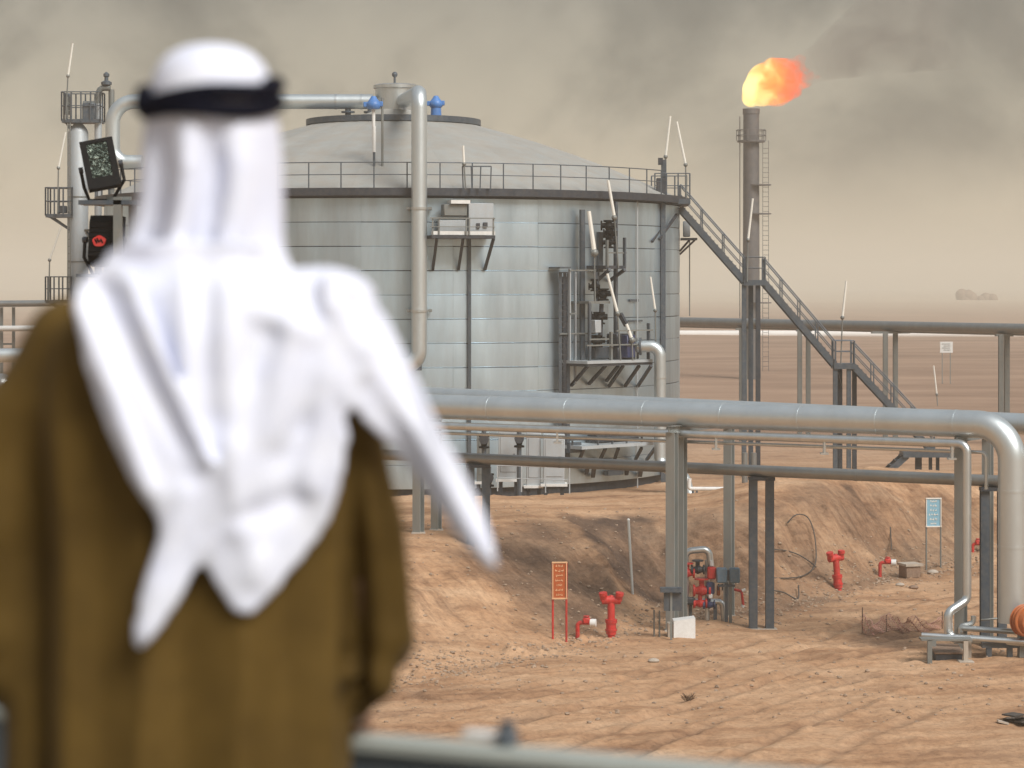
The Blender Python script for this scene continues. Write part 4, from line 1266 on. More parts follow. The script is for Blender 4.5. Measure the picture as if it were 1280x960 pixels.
# far mound of spoil on the horizon
fm = thing('distant_mound', (290, 1500, 0), 'faint low spoil mound far off on the hazy horizon at right', 'mound')
mb = MB()
for k in range(14):
    mb.ball((290 + random.uniform(-11, 11), 1500 + random.uniform(-4, 4), random.uniform(-1, 3.2)), random.uniform(2.4, 4.6), 9, 7)
mb.build('mound_mass', M['rust'], fm)

# ------------------------------------------------------------------ flare stack, flame and smoke
FY = 250.0
fs = thing('flare_stack', P(939, 476, FY), 'tall sooty flare stack burning at its tip', 'flare stack')
xb = P(939, 0, FY).x; zt = P(0, 136, FY).z
MB().lathe((xb, FY, 0), [(1.0, 0), (.88, 8), (.84, 20), (.82, zt - .6), (.88, zt - .55), (.88, zt)], 24).build('stack', M['stack'], fs)
zp = P(0, 176, FY).z
MB().lathe((xb, FY, zp - .15), [(.75, 0), (1.45, 0), (1.45, .18), (.75, .18)], 20).build('platform', M['stack'], fs)
mb = MB()
for zz in (.55, 1.1): mb.tube([(xb + 1.5 * math.cos(a_), FY + 1.5 * math.sin(a_), zp + zz) for a_ in np.linspace(0, 2 * PI, 21)], .04, 6)
mb.build('handrail', M['stack'], fs)
for k in range(10):
    a_ = 2 * PI * k / 10; MB().box((xb + 1.5 * math.cos(a_), FY + 1.5 * math.sin(a_), zp + .55), (.08, .08, 1.1)).build('handrail_post', M['stack'], fs)
for s_ in (1.15, 1.75):
    MB().bar((xb + s_, FY - .4, 1), (xb + s_, FY - .4, zp), .05, .05).build('ladder_stile', M['stack'], fs)
src = None
for k in range(46):
    p = Vector((xb + 1.45, FY - .4, 1.5 + k * .5))
    if p.z > zp: break
    if src is None: src = MB().box(p, (.6, .05, .045)).build('rung', M['stack'], fs, origin=p)
    else: inst('rung', src, fs, p)
for z in (P(0, 232, FY).z, P(0, 268, FY).z, 8):
    MB().lathe((xb + .9, FY - .3, z), [(.7, 0), (1.15, 0), (1.15, .12), (.7, .12)], 14).build('cage_hoop', M['stack'], fs)
MB().cyl((xb - 1.2, FY - .3, .5), (xb - 1.2, FY - .3, zt - .8), .05, n=8).build('pilot_line', M['stack'], fs)

def vol_mat(name, fn):
    m_ = bpy.data.materials.new(name); m_.use_nodes = True
    t_ = m_.node_tree; t_.nodes.clear()
    o_ = N(t_, 'ShaderNodeOutputMaterial'); v_ = N(t_, 'ShaderNodeVolumePrincipled')
    for k in ('Density Attribute', 'Temperature Attribute', 'Color Attribute'): v_.inputs[k].default_value = ""
    t_.links.new(v_.outputs[0], o_.inputs['Volume'])
    fn(t_, v_)
    return m_
def lumps(name, balls, vox, mat):
    mb = MB()
    for c_, r_, sc_ in balls: mb.ball(c_, r_, 14, 10, sc_)
    o_ = mb.build(name + '_src', None)
    md = o_.modifiers.new('r', 'REMESH'); md.mode = 'VOXEL'; md.voxel_size = vox
    sm = o_.modifiers.new('s', 'SMOOTH'); sm.iterations = 6
    dg = bpy.context.evaluated_depsgraph_get()
    me = bpy.data.meshes.new_from_object(o_.evaluated_get(dg)); me.name = name
    bpy.data.objects.remove(o_)
    me.materials.clear(); me.materials.append(mat); me.shade_smooth()
    n_ = bpy.data.objects.new(name, me); COL.objects.link(n_)
    return n_
def flame_fn(t_, v_):
    g_ = N(t_, 'ShaderNodeNewGeometry')
    nz = N(t_, 'ShaderNodeTexNoise', i_Scale=0.75, i_Detail=6.0, i_Roughness=0.62, i_Distortion=1.2)
    t_.links.new(g_.outputs['Position'], nz.inputs['Vector'])
    d_ = ramp(t_, [(0.40, (0, 0, 0)), (0.50, (0.45, 0.45, 0.45)), (0.62, (1, 1, 1))])
    sp0 = N(t_, 'ShaderNodeSeparateXYZ'); t_.links.new(g_.outputs['Position'], sp0.inputs[0])
    wr_ = N(t_, 'ShaderNodeMapRange'); wr_.inputs['From Min'].default_value = xb - .8; wr_.inputs['From Max'].default_value = xb + 7
    wr_.inputs['To Min'].default_value = 0.16; wr_.inputs['To Max'].default_value = -0.10
    t_.links.new(sp0.outputs['X'], wr_.inputs['Value'])
    ad0 = N(t_, 'ShaderNodeMath', operation='ADD'); t_.links.new(nz.outputs['Fac'], ad0.inputs[0]); t_.links.new(wr_.outputs[0], ad0.inputs[1])
    t_.links.new(ad0.outputs[0], d_.inputs[0])
    ms = N(t_, 'ShaderNodeMath', operation='MULTIPLY'); ms.inputs[1].default_value = 1.3
    t_.links.new(d_.outputs[0], ms.inputs[0]); t_.links.new(ms.outputs[0], v_.inputs['Density'])
    c_ = ramp(t_, [(0.36, (0.8, 0.09, 0.02)), (0.48, (1.0, 0.17, 0.04)), (0.58, (1.0, 0.34, 0.06)), (0.68, (1.3, 1.0, 0.36))])
    nz2 = N(t_, 'ShaderNodeTexNoise', i_Scale=0.45, i_Detail=4.0, i_Distortion=0.6)
    sp_ = N(t_, 'ShaderNodeSeparateXYZ'); t_.links.new(g_.outputs['Position'], sp_.inputs[0])
    t_.links.new(g_.outputs['Position'], nz2.inputs['Vector'])
    # hottest where the gas leaves the tip, upwind (left) side
    mr = N(t_, 'ShaderNodeMapRange'); mr.inputs['From Min'].default_value = xb - .8; mr.inputs['From Max'].default_value = xb + 6.5
    mr.inputs['To Min'].default_value = 0.46; mr.inputs['To Max'].default_value = 0.08
    t_.links.new(sp_.outputs['X'], mr.inputs['Value'])
    hf = N(t_, 'ShaderNodeMath', operation='MULTIPLY'); hf.inputs[1].default_value = 0.5; t_.links.new(nz2.outputs['Fac'], hf.inputs[0])
    ad = N(t_, 'ShaderNodeMath', operation='ADD'); t_.links.new(hf.outputs[0], ad.inputs[0]); t_.links.new(mr.outputs[0], ad.inputs[1])
    t_.links.new(ad.outputs[0], c_.inputs[0])
    t_.links.new(c_.outputs[0], v_.inputs['Emission Color'])
    es = N(t_, 'ShaderNodeMath', operation='MULTIPLY'); es.inputs[1].default_value = 0.85
    t_.links.new(d_.outputs[0], es.inputs[0]); t_.links.new(es.outputs[0], v_.inputs['Emission Strength'])
    v_.inputs['Color'].default_value = (0.02, 0.02, 0.02, 1)
def fp(px, py): return P(px, py, FY)
flame = lumps('flame', [(fp(939, 122), 1.05, (1, 1, 1)), (fp(945, 112), 1.5, (1, 1, 1)), (fp(958, 104), 2.0, (1.1, 1, 1.1)), (fp(975, 101), 2.2, (1.1, 1, 1.1)),
                        (fp(968, 87), 1.25, (1.2, 1, .8)), (fp(986, 92), 1.5, (1.1, 1, 1.1)), (fp(994, 100), 1.2, (1, 1, .9)), (fp(992, 82), .75, (1, 1, 1)),
                        (fp(1003, 90), .9, (1.2, 1, .8)), (fp(1012, 96), .7, (1.8, 1, .6)), (fp(1000, 74), .55, (1.3, 1, 1)), (fp(965, 77), .6, (1.3, 1, .8)), (fp(988, 117), .8, (1.6, 1, .7)), (fp(1004, 106), .6, (1.6, 1, .7)), (fp(970, 124), 1.0, (1.5, 1, .8)), (fp(952, 127), .8, (1.2, 1, .7))], .22, vol_mat('fire', flame_fn))
tag(flame, 'orange gas flame blowing right from the flare stack tip', 'flame')
def smoke_fn(t_, v_):
    g_ = N(t_, 'ShaderNodeNewGeometry')
    nz = N(t_, 'ShaderNodeTexNoise', i_Scale=0.16, i_Detail=5.0, i_Roughness=0.6, i_Distortion=0.7)
    t_.links.new(g_.outputs['Position'], nz.inputs['Vector'])
    d_ = ramp(t_, [(0.38, (0, 0, 0)), (0.58, (0.4, 0.4, 0.4)), (0.75, (1, 1, 1))])
    t_.links.new(nz.outputs['Fac'], d_.inputs[0])
    ms = N(t_, 'ShaderNodeMath', operation='MULTIPLY'); ms.inputs[1].default_value = 0.15
    sx_ = N(t_, 'ShaderNodeSeparateXYZ'); t_.links.new(g_.outputs['Position'], sx_.inputs[0])
    mrx = N(t_, 'ShaderNodeMapRange'); mrx.inputs['From Min'].default_value = xb + 4; mrx.inputs['From Max'].default_value = xb + 24
    mrx.inputs['To Min'].default_value = 0.50; mrx.inputs['To Max'].default_value = 0.04
    t_.links.new(sx_.outputs['X'], mrx.inputs['Value']); t_.links.new(mrx.outputs[0], ms.inputs[1])
    t_.links.new(d_.outputs[0], ms.inputs[0]); t_.links.new(ms.outputs[0], v_.inputs['Density'])
    v_.inputs['Color'].default_value = (0.30, 0.28, 0.27, 1)
smoke_o = lumps('smoke_plume', [(fp(1002, 92), 1.5, (1.3, 1, 1)), (fp(1018, 84), 1.9, (1.3, 1, 1)), (fp(1038, 74), 2.4, (1.3, 1, 1)), (fp(1064, 63), 3.1, (1.3, 1, 1)), (fp(1094, 50), 3.9, (1.3, 1, 1)),
                             (fp(1130, 36), 4.8, (1.4, 1, 1)), (fp(1180, 18), 6.0, (1.5, 1, 1)), (fp(1250, -6), 7.4, (1.5, 1, 1)), (fp(1340, -30), 9, (1.5, 1, 1))], .9, vol_mat('oily_smoke', smoke_fn))
tag(smoke_o, 'thin dark smoke drifting right from the flare flame', 'smoke', kind='stuff')
# ------------------------------------------------------------------ fire hydrants
def hydrant(px, py_top, py_bot, lab, lean=0.0, rz=0.0):
    g = G(px, py_bot)
    h = (py_bot - py_top) / F * g.y
    t_ = thing('fire_hydrant', g, lab, 'hydrant', 'red standpipe hydrants at the bank foot')
    r_ = .105
    def w(x, y, z):
        v = Matrix.Rotation(lean, 3, 'Y') @ Vector((x, y, z)); return g + v
    ax = w(0, 0, 1) - g
    MB().cyl(w(0, 0, -.15), w(0, 0, h * .8), r_, n=14).build('standpipe', M['red'], t_)
    mb = MB()
    for a_, b_ in ((.12, .16), (.30, .34), (.345, .385)): mb.cyl(w(0, 0, h * a_), w(0, 0, h * b_), r_ * 1.6, n=14)
    mb.build('flange', M['red'], t_)
    MB().cyl(w(0, 0, h * .04), w(0, 0, h * .30), r_ * 1.35, n=14).build('valve_body', M['red'], t_)
    c, s_ = math.cos(rz), math.sin(rz)
    MB().cyl(w(-.26 * c, -.26 * s_, h * .82), w(.26 * c, .26 * s_, h * .82), r_ * 1.15, n=12).build('cross_tee', M['red'], t_)
    for sg in (-1, 1):
        o_ = MB().cyl(w(sg * .2 * c, sg * .2 * s_, h * .82), w(sg * .235 * c, sg * .235 * s_ - .1, h * .97), r_ * 1.0, n=12).build('outlet', M['red'], t_)
        MB().cyl(w(sg * .228 * c, sg * .228 * s_ - .09, h * .93), w(sg * .238 * c, sg * .238 * s_ - .105, h * 1.0), r_ * 1.12, n=10).build('outlet_cap', M['red'], o_)
    MB().cyl(w(0, 0, h * .8), w(0, 0, h * .93), r_ * 1.1, r_ * .5, n=12).build('bonnet', M['red'], t_)
hydrant(764, 741, 796, 'red double outlet hydrant right of the orange sign')
hydrant(1048, 689, 737, 'red double outlet hydrant leaning on the slope right of the cable loops', lean=R(-5), rz=.5)
# low hose connections
def hose_point(px, py, pxe, pye, lab, cap='white', hh=.42):
    g = G(px, py)
    e = P(pxe, pye, g.y)
    t_ = thing('hose_connection', g, lab, 'hose valve', 'low red hose connections')
    top = max(e.z, g.z + hh)
    MB().tube([g + Vector((0, 0, -.1)), Vector((g.x, g.y, top)), Vector((e.x - .12, g.y - .05, top))], .06, 10, bend=.1).build('pipe_bend', M['red'], t_)
    MB().box((g.x + (e.x - g.x) * .5, g.y - .03, top + .06), (.22, .2, .18), bev=.04).build('valve_body', M['red'], t_)
    MB().cyl((e.x - .14, g.y - .05, top), (e.x + .02, g.y - .08, top), .11, n=12).build('outlet_cap', M[cap], t_)
    MB().lathe((g.x + (e.x - g.x) * .5, g.y - .03, top + .18), [(.09, -.012), (.09, .012)], 10).build('handwheel', M['red'], t_)
    return t_
hose_point(722, 797, 744, 786, 'low red hose connection with a white cap left of the standing hydrant')
hose_point(1100, 721, 1119, 703, 'low red hose connection with a pale cap left of the pale blue sign')
hose_point(1216, 690, 1229, 680, 'small red hose connection with a white cap between column and twin posts', hh=.3)

# ------------------------------------------------------------------ signs
def sign(pxa, pya, pxb, pyb, foot, lab, mat, post_mat, rows, seed, edge='white_print', tilt=0.0):
    g = G((pxa + pxb) / 2, foot)
    Y = g.y
    a_ = P(pxa, pyb, Y); b_ = P(pxb, pya, Y)
    w = b_.x - a_.x; h = b_.z - a_.z; cx = (a_.x + b_.x) / 2; cz = (a_.z + b_.z) / 2
    t_ = thing('notice_sign', g, lab, 'sign')
    bd = MB().box((cx, Y, cz), (w, .03, h), rz=.06).build('board', M[mat], t_)
    mb = MB()
    for z in (-h / 2, h / 2): mb.box((cx, Y - .012, cz + z), (w + .05, .05, .04), rz=.06)
    for x in (-w / 2, w / 2): mb.box((cx + x, Y - .012, cz), (.025, .045, h), rz=.06)
    mb.build('border', M[edge], bd)
    for x in (-w / 2, w / 2):
        gg = gz(cx + x, Y)
        MB().cyl((cx + x, Y + .03, gg - .2), (cx + x, Y + .03, cz + h / 2), .03, n=8).build('post', M[post_mat], t_)
    rr = random.Random(seed)
    mb = MB()
    for k in range(rows):
        z = cz + h * (.40 - .80 * k / (rows - 1))
        n_ = rr.choice((3, 4, 5))
        tot = w * rr.uniform(.42, .72)
        x = cx - tot / 2
        for q in range(n_):
            ww = tot / n_ * rr.uniform(.55, .85)
            lh = h / rows * rr.uniform(.28, .42)
            mb.box((x + ww / 2, Y - .022, z + rr.uniform(-.012, .012)), (ww, .008, lh * .45), rz=.06)
            mb.box((x + ww * rr.uniform(.1, .9), Y - .022, z + lh * .3), (ww * .22, .008, lh), rz=.06)
            if rr.random() < .5: mb.box((x + ww * .5, Y - .022, z - lh * .55), (ww * .18, .008, lh * .3), rz=.06)
            x += tot / n_
    tag(mb.build('lettering', M[edge], bd), kind='stuff')
sign(691, 703, 708, 748, 801, 'orange notice sign with pale script on two thin red posts', 'orange_sign', 'red', 7, 3, edge='pale_print')
sign(1158, 623, 1176, 658, 712, 'pale blue notice sign with white script on two grey posts', 'cyan_sign', 'steel', 6, 5)

# ------------------------------------------------------------------ valve manifold between the middle columns
g = G(880, 776); YM = g.y
vm = thing('valve_manifold', g, 'red and blue valve manifold with a silver pipe arch between the frame columns', 'valves')
def q(px, py, dy=0): return P(px, py, YM + dy)
MB().tube([q(857, 790), q(857, 689), q(886, 686), q(889, 712)], .10, 14, bend=.2).build('pipe_arch', M['pipe_small'], vm)
MB().tube([q(852, 754, .1), q(866, 752, .1), q(903, 752, .1), q(906, 785, .1)], .085, 12, bend=.16).build('pipe_run', M['pipe_small'], vm)
MB().tube([q(884, 700, .05), q(884, 775, .05)], .07, 10).build('riser', M['pipe_small'], vm)
def mvalve(px, py, s, mat, wheel=None, axis=(1, 0, 0), dy=-.1):
    c = q(px, py, dy)
    mb = MB(); mb.lathe(c - Vector(axis) * .22 * s, [(.16 * s, 0), (.16 * s, .05), (.09 * s, .08), (.15 * s, .22 * s), (.09 * s, .38 * s), (.16 * s, .40 * s), (.16 * s, .45 * s)], 12, axis=axis)
    mb.cyl(c, c + Vector((0, -.03, .3 * s)), .07 * s, n=8)
    o_ = mb.build('valve_body', M[mat], vm)
    if wheel:
        MB().lathe(c + Vector((0, -.03, .3 * s)), [(.10 * s, -.012), (.19 * s, -.02), (.19 * s, .02), (.10 * s, .012)], 14).build('handwheel', M[wheel], o_)
mvalve(859, 716, .95, 'red', 'red'); mvalve(872, 712, .9, 'steel_dark', 'steel_dark'); mvalve(877, 738, 1.15, 'red', 'red'); mvalve(875, 754, .9, 'red', None); mvalve(886, 756, .8, 'navy', None)
MB().box(q(889.5, 716, -.15), (.26, .26, .36), bev=.04).build('gear_box', M['red'], vm)
MB().cyl(q(889.5, 701, -.15), q(889.5, 707, -.15), .055, n=8).build('stem_cover', M['white'], vm)
MB().box(q(888, 735, -.12), (.24, .24, .36), bev=.04).build('gear_box', M['navy'], vm)
MB().box(q(898, 738, 0), (.1, .12, .3), bev=.02).build('gauge_body', M['orange'], vm)
MB().box(q(862, 751, -.12), (.34, .2, .22), bev=.05).build('strainer', M['steel_dark'], vm)
MB().box(q(888, 745, -.2), (.12, .1, .14), bev=.02).build('name_plate', M['white'], vm)
MB().tube([q(918, 737, .1), q(927, 739, .0), q(929, 757, 0)], .04, 8, bend=.08).build('drain_bend', M['red'], vm)
MB().cyl(q(929, 756, 0), q(928, 759, 0), .05, n=8).build('drain_cap', M['white'], vm)
MB().cyl(q(927.5, 738.5, 0), q(932, 737, 0), .045, n=8).build('drain_cap', M['white'], vm)
for px in (863, 894):
    p = q(px, 757, .1); gg = gz(p.x, p.y); MB().box((p.x, p.y, (p.z + gg) / 2), (.1, .1, p.z - gg + .1)).build('leg', M['steel_mid'], vm)
ac = thing('actuator_stand', G(913, 778), 'steel stand carrying two slate blue actuator boxes', 'actuator')
for px in (902, 918):
    MB().box(q(px, 719, -.35), (.31, .28, .44), bev=.03).build('actuator_box', M['slate'], ac)
MB().box(q(910, 719, -.33), (.10, .2, .3), bev=.01).build('link', M['steel_dark'], ac)
for px in (908, 913):
    p = q(px, 730, -.3); gg = gz(p.x, p.y)
    MB().box((p.x, p.y, (p.z + gg) / 2), (.085, .1, p.z - gg + .1)).build('leg', M['steel_mid'] if px == 908 else M['steel'], ac)
MB().box(q(908, 732, -.3), (.5, .2, .05)).build('shelf', M['steel_mid'], ac)
for px in (898, 903):
    MB().cyl(q(px, 730, -.3), q(px, 738, -.3), .022, n=6).build('conduit', M['steel_dark'], ac)
# white concrete sump box
wbx = thing('white_box', G(855, 796), 'white painted sump box with a slanted face beside the middle column', 'box')
p = P(855, 785, G(855, 798).y + .3)
w = 27 / F * p.y; h = 27 / F * p.y
mb = MB()
x0, x1 = p.x - w / 2, p.x + w / 2; zb, zt_ = p.z - h / 2 - .15, p.z + h / 2
y0, y1 = p.y - .25, p.y + .35
mb.add([(x0, y0, zb), (x1, y0, zb), (x1, y1, zb), (x0, y1, zb), (x0, y0 + .05, zt_ - .08), (x1, y0 + .05, zt_), (x1, y1, zt_), (x0, y1, zt_ - .08)],
       [(3, 2, 1, 0), (4, 5, 6, 7), (0, 1, 5, 4), (1, 2, 6, 5), (2, 3, 7, 6), (3, 0, 4, 7)])
mb.build('box_body', M['white'], wbx)
MB().box((x0 - .08, p.y + .05, p.z - .1), (.16, .4, h * .8)).build('side_block', M['concrete'], wbx)
# small stand by the column
cs = thing('cable_stand', G(836, 800), 'thin grey stand with a small table plate left of the white box', 'stand')
p = P(839, 737, G(840, 800).y + .05)
MB().box(p, (.62, .3, .12)).build('table_plate', M['steel_mid'], cs)
gg = gz(p.x, p.y); MB().box((p.x, p.y, (p.z + gg) / 2), (.06, .06, p.z - gg + .1)).build('leg', M['steel'], cs)
MB().box(p + Vector((.05, .1, -.35)), (.5, .2, .5)).build('back_plate', M['steel_mid'], cs)
for dx in (-.45, -.3):
    x = p.x + dx; gg = gz(x, p.y + .5); MB().cyl((x, p.y + .5, gg - .1), (x, p.y + .5, gg + .75), .025, n=6).build('stake', M['steel'], cs)
# thin pale stake on the dark slope
sk = thing('marker_stake', G(791, 743), 'thin pale stake leaning on the dark slope of the recess', 'stake')
b_ = G(791, 743); MB().cyl(b_ - Vector((0, 0, .1)), P(785.5, 650, b_.y + .3), .045, n=8).build('shaft', M['pipe_small'], sk)
MB().ball(P(785.5, 650, b_.y + .3), .05, 8, 6).build('tip', M['white'], sk)
# loops of black cable on the slope
def cable(pts, lab):
    vs = [G(px, py) + Vector((0, 0, dz)) for px, py, dz in pts]
    # smooth through the points
    out = []
    for i in range(len(vs) - 1):
        p0_, p1_, p2_, p3_ = vs[max(0, i - 1)], vs[i], vs[i + 1], vs[min(len(vs) - 1, i + 2)]
        for k in range(6):
            t_ = k / 6
            out.append(0.5 * ((2 * p1_) + (p2_ - p0_) * t_ + (2 * p0_ - 5 * p1_ + 4 * p2_ - p3_) * t_ ** 2 + (3 * p1_ - p0_ - 3 * p2_ + p3_) * t_ ** 3))
    out.append(vs[-1])
    o_ = MB().tube(out, .022, 6).build('cable', M['rubber'])
    tag(o_, lab, 'cable', 'black cables looping over the slope')
cable([(984, 658, .1), (995, 654, .25), (1008, 657, .3), (1016, 672, .3), (1020, 695, .25), (1018, 712, .1), (1004, 722, .05), (985, 725, .05), (966, 723, 0)], 'big black cable loop standing off the slope')
cable([(964, 689, .05), (980, 692, .1), (997, 697, .1), (1012, 706, .1), (1020, 714, .1)], 'upper black cable running into the loop from the twin posts')
cable([(964, 740, .05), (980, 744, .08), (997, 750, .03), (998, 740, .2)], 'lowest short black cable with an upturned end')
cable([(1113, 660, .02), (1114, 690, .25), (1114, 705, .5)], 'thin upright cable above the hose connection by the pale blue sign')
# dark box culvert at the slope foot
cu = thing('drain_box', G(1136, 722), 'small dark drain box sunk in the bank foot left of the pale blue sign', 'box')
p = P(1137, 714, G(1136, 722).y + .3)
MB().box(p, (.55, .6, .42), rz=.3, bev=.03).build('box_body', M['rust'], cu)
MB().box(p + Vector((.02, 0, .24)), (.66, .7, .08), rz=.3).build('lid', M['concrete'], cu)
for k, (px, py, s_) in enumerate(((1142, 736, .13), (1166, 717, .16), (817, 828, .12), (1125, 733, .12))):
    g = G(px, py)
    o_ = MB().ball(g + Vector((0, 0, s_ * .3)), s_, 8, 6, (1.3, 1, .6)).build('rock', M['concrete'] if k != 0 else M['rust'])
    tag(o_, ('small dark rock below the drain box', 'flat pale rock between the pale blue sign posts', 'pale rock on open dirt below the red hydrant', 'brown rock left below the drain box')[k], 'rock')
# dark scrap on the road
g = G(1270, 905)
sc_ = thing('scrap', g, 'flattened dark scrap with a pale torn piece on the road at right edge', 'scrap')
mb = MB()
for k in range(5):
    mb.box(g + Vector((random.uniform(-.3, .35), random.uniform(-.25, .25), .04 + .03 * k)), (random.uniform(.25, .5), random.uniform(.2, .4), .035), rot=Matrix.Rotation(random.uniform(-.3, .3), 3, 'X') @ Matrix.Rotation(random.uniform(0, 3), 3, 'Z'))
mb.build('dark_sheet', M['rubber'], sc_)
MB().box(g + Vector((-.32, -.1, .05)), (.25, .16, .04), rot=Matrix.Rotation(.25, 3, 'Y')).build('pale_piece', M['concrete'], sc_)
# dry tufts
def tuft(px, py, n_, s_, lab):
    g = G(px, py); mb = MB()
    for k in range(n_):
        a_ = random.uniform(0, 2 * PI); t_ = random.uniform(.3, 1.0)
        d_ = Vector((math.cos(a_) * t_, math.sin(a_) * t_, random.uniform(.5, 1.1))) * s_
        b0 = g + Vector((random.uniform(-.06, .06), random.uniform(-.06, .06), -.02))
        sd_ = Vector((-math.sin(a_), math.cos(a_), 0)) * .004
        mb.add([b0 - sd_, b0 + sd_, b0 + d_ * .6 + sd_ * .7 + Vector((0, 0, .03)), b0 + d_, b0 + d_ * .6 - sd_ * .7 + Vector((0, 0, .03))], [(0, 1, 2, 3, 4)])
    o_ = mb.build('dry_tuft', M['tuft'])
    tag(o_, lab, 'dry plant')
M['tuft'] = metal_mat('dry_twigs', (0.20, 0.13, 0.08), 0.0, 0.9, var=0.3, scale=9, dust=0.2, bump=0)
tuft(860, 876, 40, .22, 'small dry twiggy tuft alone on the open road')
# sagging pink safety net
sn = thing('safety_net', G(1120, 795), 'torn faded pink safety net sagging along the wheel ruts', 'net')
mb = MB()
cols = [(1078, 792), (1092, 795), (1108, 790), (1124, 787), (1140, 789), (1158, 790), (1178, 786)]
base = [G(*c_) for c_ in cols]
segs = []
for i in range(len(base) - 1):
    for k in range(7): segs.append(base[i].lerp(base[i + 1], k / 7))
segs.append(base[-1])
rowsn = 9
net = []
for i, p in enumerate(segs):
    f_ = i / (len(segs) - 1)
    hgt = .55 * (0.45 + .55 * abs(math.cos(f_ * 9.0))) * (1 - .35 * f_) 
    gcol = gz(p.x, p.y)
    net.append([Vector((p.x + .05 * math.sin(i * 1.3 + r_), p.y + .06 * math.sin(i * .9 + r_ * .8), gcol + .02 + hgt * r_ / (rowsn - 1))) for r_ in range(rowsn)])
for i in range(len(net)):
    for r_ in range(rowsn - 1): mb.bar(net[i][r_], net[i][r_ + 1], .020, .008)
    if i:
        for r_ in range(rowsn): mb.bar(net[i - 1][r_], net[i][r_], .020 if r_ < rowsn - 1 else .03, .008)
mb.build('netting', M['net'], sn)
for c_ in (0, 2, 6):
    p = base[c_]; MB().cyl((p.x, p.y, gz(p.x, p.y) - .1), (p.x, p.y, gz(p.x, p.y) + (.75 if c_ == 0 else .5)), .018, n=6).build('stake', M['rust'], sn)
# pipe stands behind the bank crest
for px0, px1, py, Y, lab in ((865, 905, 611, 96, 'short pipe stand with pale top rail behind the bank between frame columns'), (928, 945, 605, 98, 'short pale pipe stub behind the bank right of the frame')):
    a_ = P(px0, py, Y); b_ = P(px1, py, Y)
    t_ = thing('pipe_stand', ((a_.x + b_.x) / 2, Y, gz(a_.x, Y)), lab, 'pipe support')
    if px0 == 865:
        MB().tube([P(862, 598, Y), P(861, 611, Y), b_], .08, 10, bend=.1).build('pipe_run', M['white'], t_)
        for px in (866, 871, 903):
            p = P(px, py, Y); MB().box((p.x, p.y, (p.z + gz(p.x, p.y)) / 2), (.08, .08, p.z - gz(p.x, p.y))).build('leg', M['steel_mid'], t_)
    else:
        for px in (931, 942):
            p = P(px, 566, Y); g_ = gz(p.x, Y); MB().cyl((p.x, Y, g_ - .1), (p.x, Y, p.z), .12, n=10).build('stub', M['lower_pipe'], t_)
# ------------------------------------------------------------------ tower with platforms at the far left
LY = 112.0
tw = thing('process_tower', P(98, 610, LY), 'slim pale process tower with railed side platforms left of the tank', 'tower')
x = P(98, 0, LY).x
zt_ = P(0, 160, LY).z
MB().lathe((x, LY, 1.0), [(.46, 0), (.46, zt_ - 1.2), (.40, zt_ - 1.05), (.2, zt_ - .8), (.05, zt_ - .7)], 20).build('column', M['offwhite'], tw)
for z in (4, 7.5, 11, 14): MB().cyl((x, LY, z), (x, LY, z + .06), .48, n=20).build('seam_band', M['steel'], tw)
MB().cyl((x + .95, LY - .2, 1), (x + .95, LY - .2, P(0, 130, LY).z), .17, n=12).build('riser', M['offwhite'], tw)
MB().cyl((x + 1.55, LY - .1, 1), (x + 1.55, LY - .1, P(0, 112, LY).z), .14, n=12).build('riser', M['steel'], tw)
MB().tube([P(104, 130, LY - .2), P(122, 130, LY - .2), P(124, 110, LY - .2), P(138, 110, LY - .2)], .14, 12, bend=.25).build('top_bend', M['steel'], tw)
MB().lathe(P(133, 106, LY - .2), [(.25, 0), (.25, .12), (.09, .2), (.09, .35), (.14, .4), (.14, .5), (.02, .6)], 12).build('vent_cap', M['steel_mid'], tw)
def tplat(pxa, pxb, pyd, pyr, dY=1.2):
    a_ = P(pxa, pyd, LY); b_ = P(pxb, pyd, LY)
    c = (a_ + b_) / 2
    MB().box(c, (b_.x - a_.x, dY, .16)).build('deck', M['steel_mid'], tw)
    h = (pyd - pyr) / F * LY
    for s_ in (-dY / 2, dY / 2):
        railing(tw, [a_ + Vector((0, s_, 0)), b_ + Vector((0, s_, 0))], h, .42, .028)
    for e in (a_, b_):
        railing(tw, [e + Vector((0, -dY / 2, 0)), e + Vector((0, dY / 2, 0))], h, .6, .028)
    for s_ in (-.4, .4):
        MB().bar(a_ + Vector((.15, s_, -.05)), Vector((x, LY + s_ * .5, a_.z - .9)), .08, .08).build('strut', M['steel_mid'], tw)
tplat(80, 128, 152, 116); tplat(60, 93, 270, 235); tplat(60, 92, 377, 346)
mb = MB(); mb.box(P(112, 140, LY - .3), (.6, .5, .8), bev=.04); mb.build('valve_box', M['steel_mid'], tw)
mb = MB(); mb.box(P(84, 130, LY - .3), (.25, .3, 1.0), bev=.03); mb.build('junction_box', M['steel_mid'], tw)
mb = MB(); mb.box(P(78, 262, LY - .3), (.4, .3, .35), bev=.03); mb.build('junction_box', M['steel_mid'], tw)
for px in (87.5, 90.5):
    MB().bar((P(px, 0, LY).x, LY - .55, 1.2), (P(px, 0, LY).x, LY - .55, P(0, 122, LY).z), .05, .05).build('ladder_stile', M['steel'], tw)
src = None
for k in range(52):
    p = Vector((P(89, 0, LY).x, LY - .55, 1.5 + k * .33))
    if src is None: src = MB().box(p, (.13, .04, .04)).build('rung', M['steel'], tw, origin=p)
    else: inst('rung', src, tw, p)
lamp((91, 54), (85, 95), (82, 150), LY - .7, 'white tube lamp above the top tower platform at far left', .05)
lamp((82, 165), (73, 210), (72, 268), LY - .7, 'white tube lamp above the middle tower platform at far left', .05)
lamp((76, 284), (62, 325), (61, 376), LY - .7, 'white tube lamp above the lowest tower platform at far left', .05)
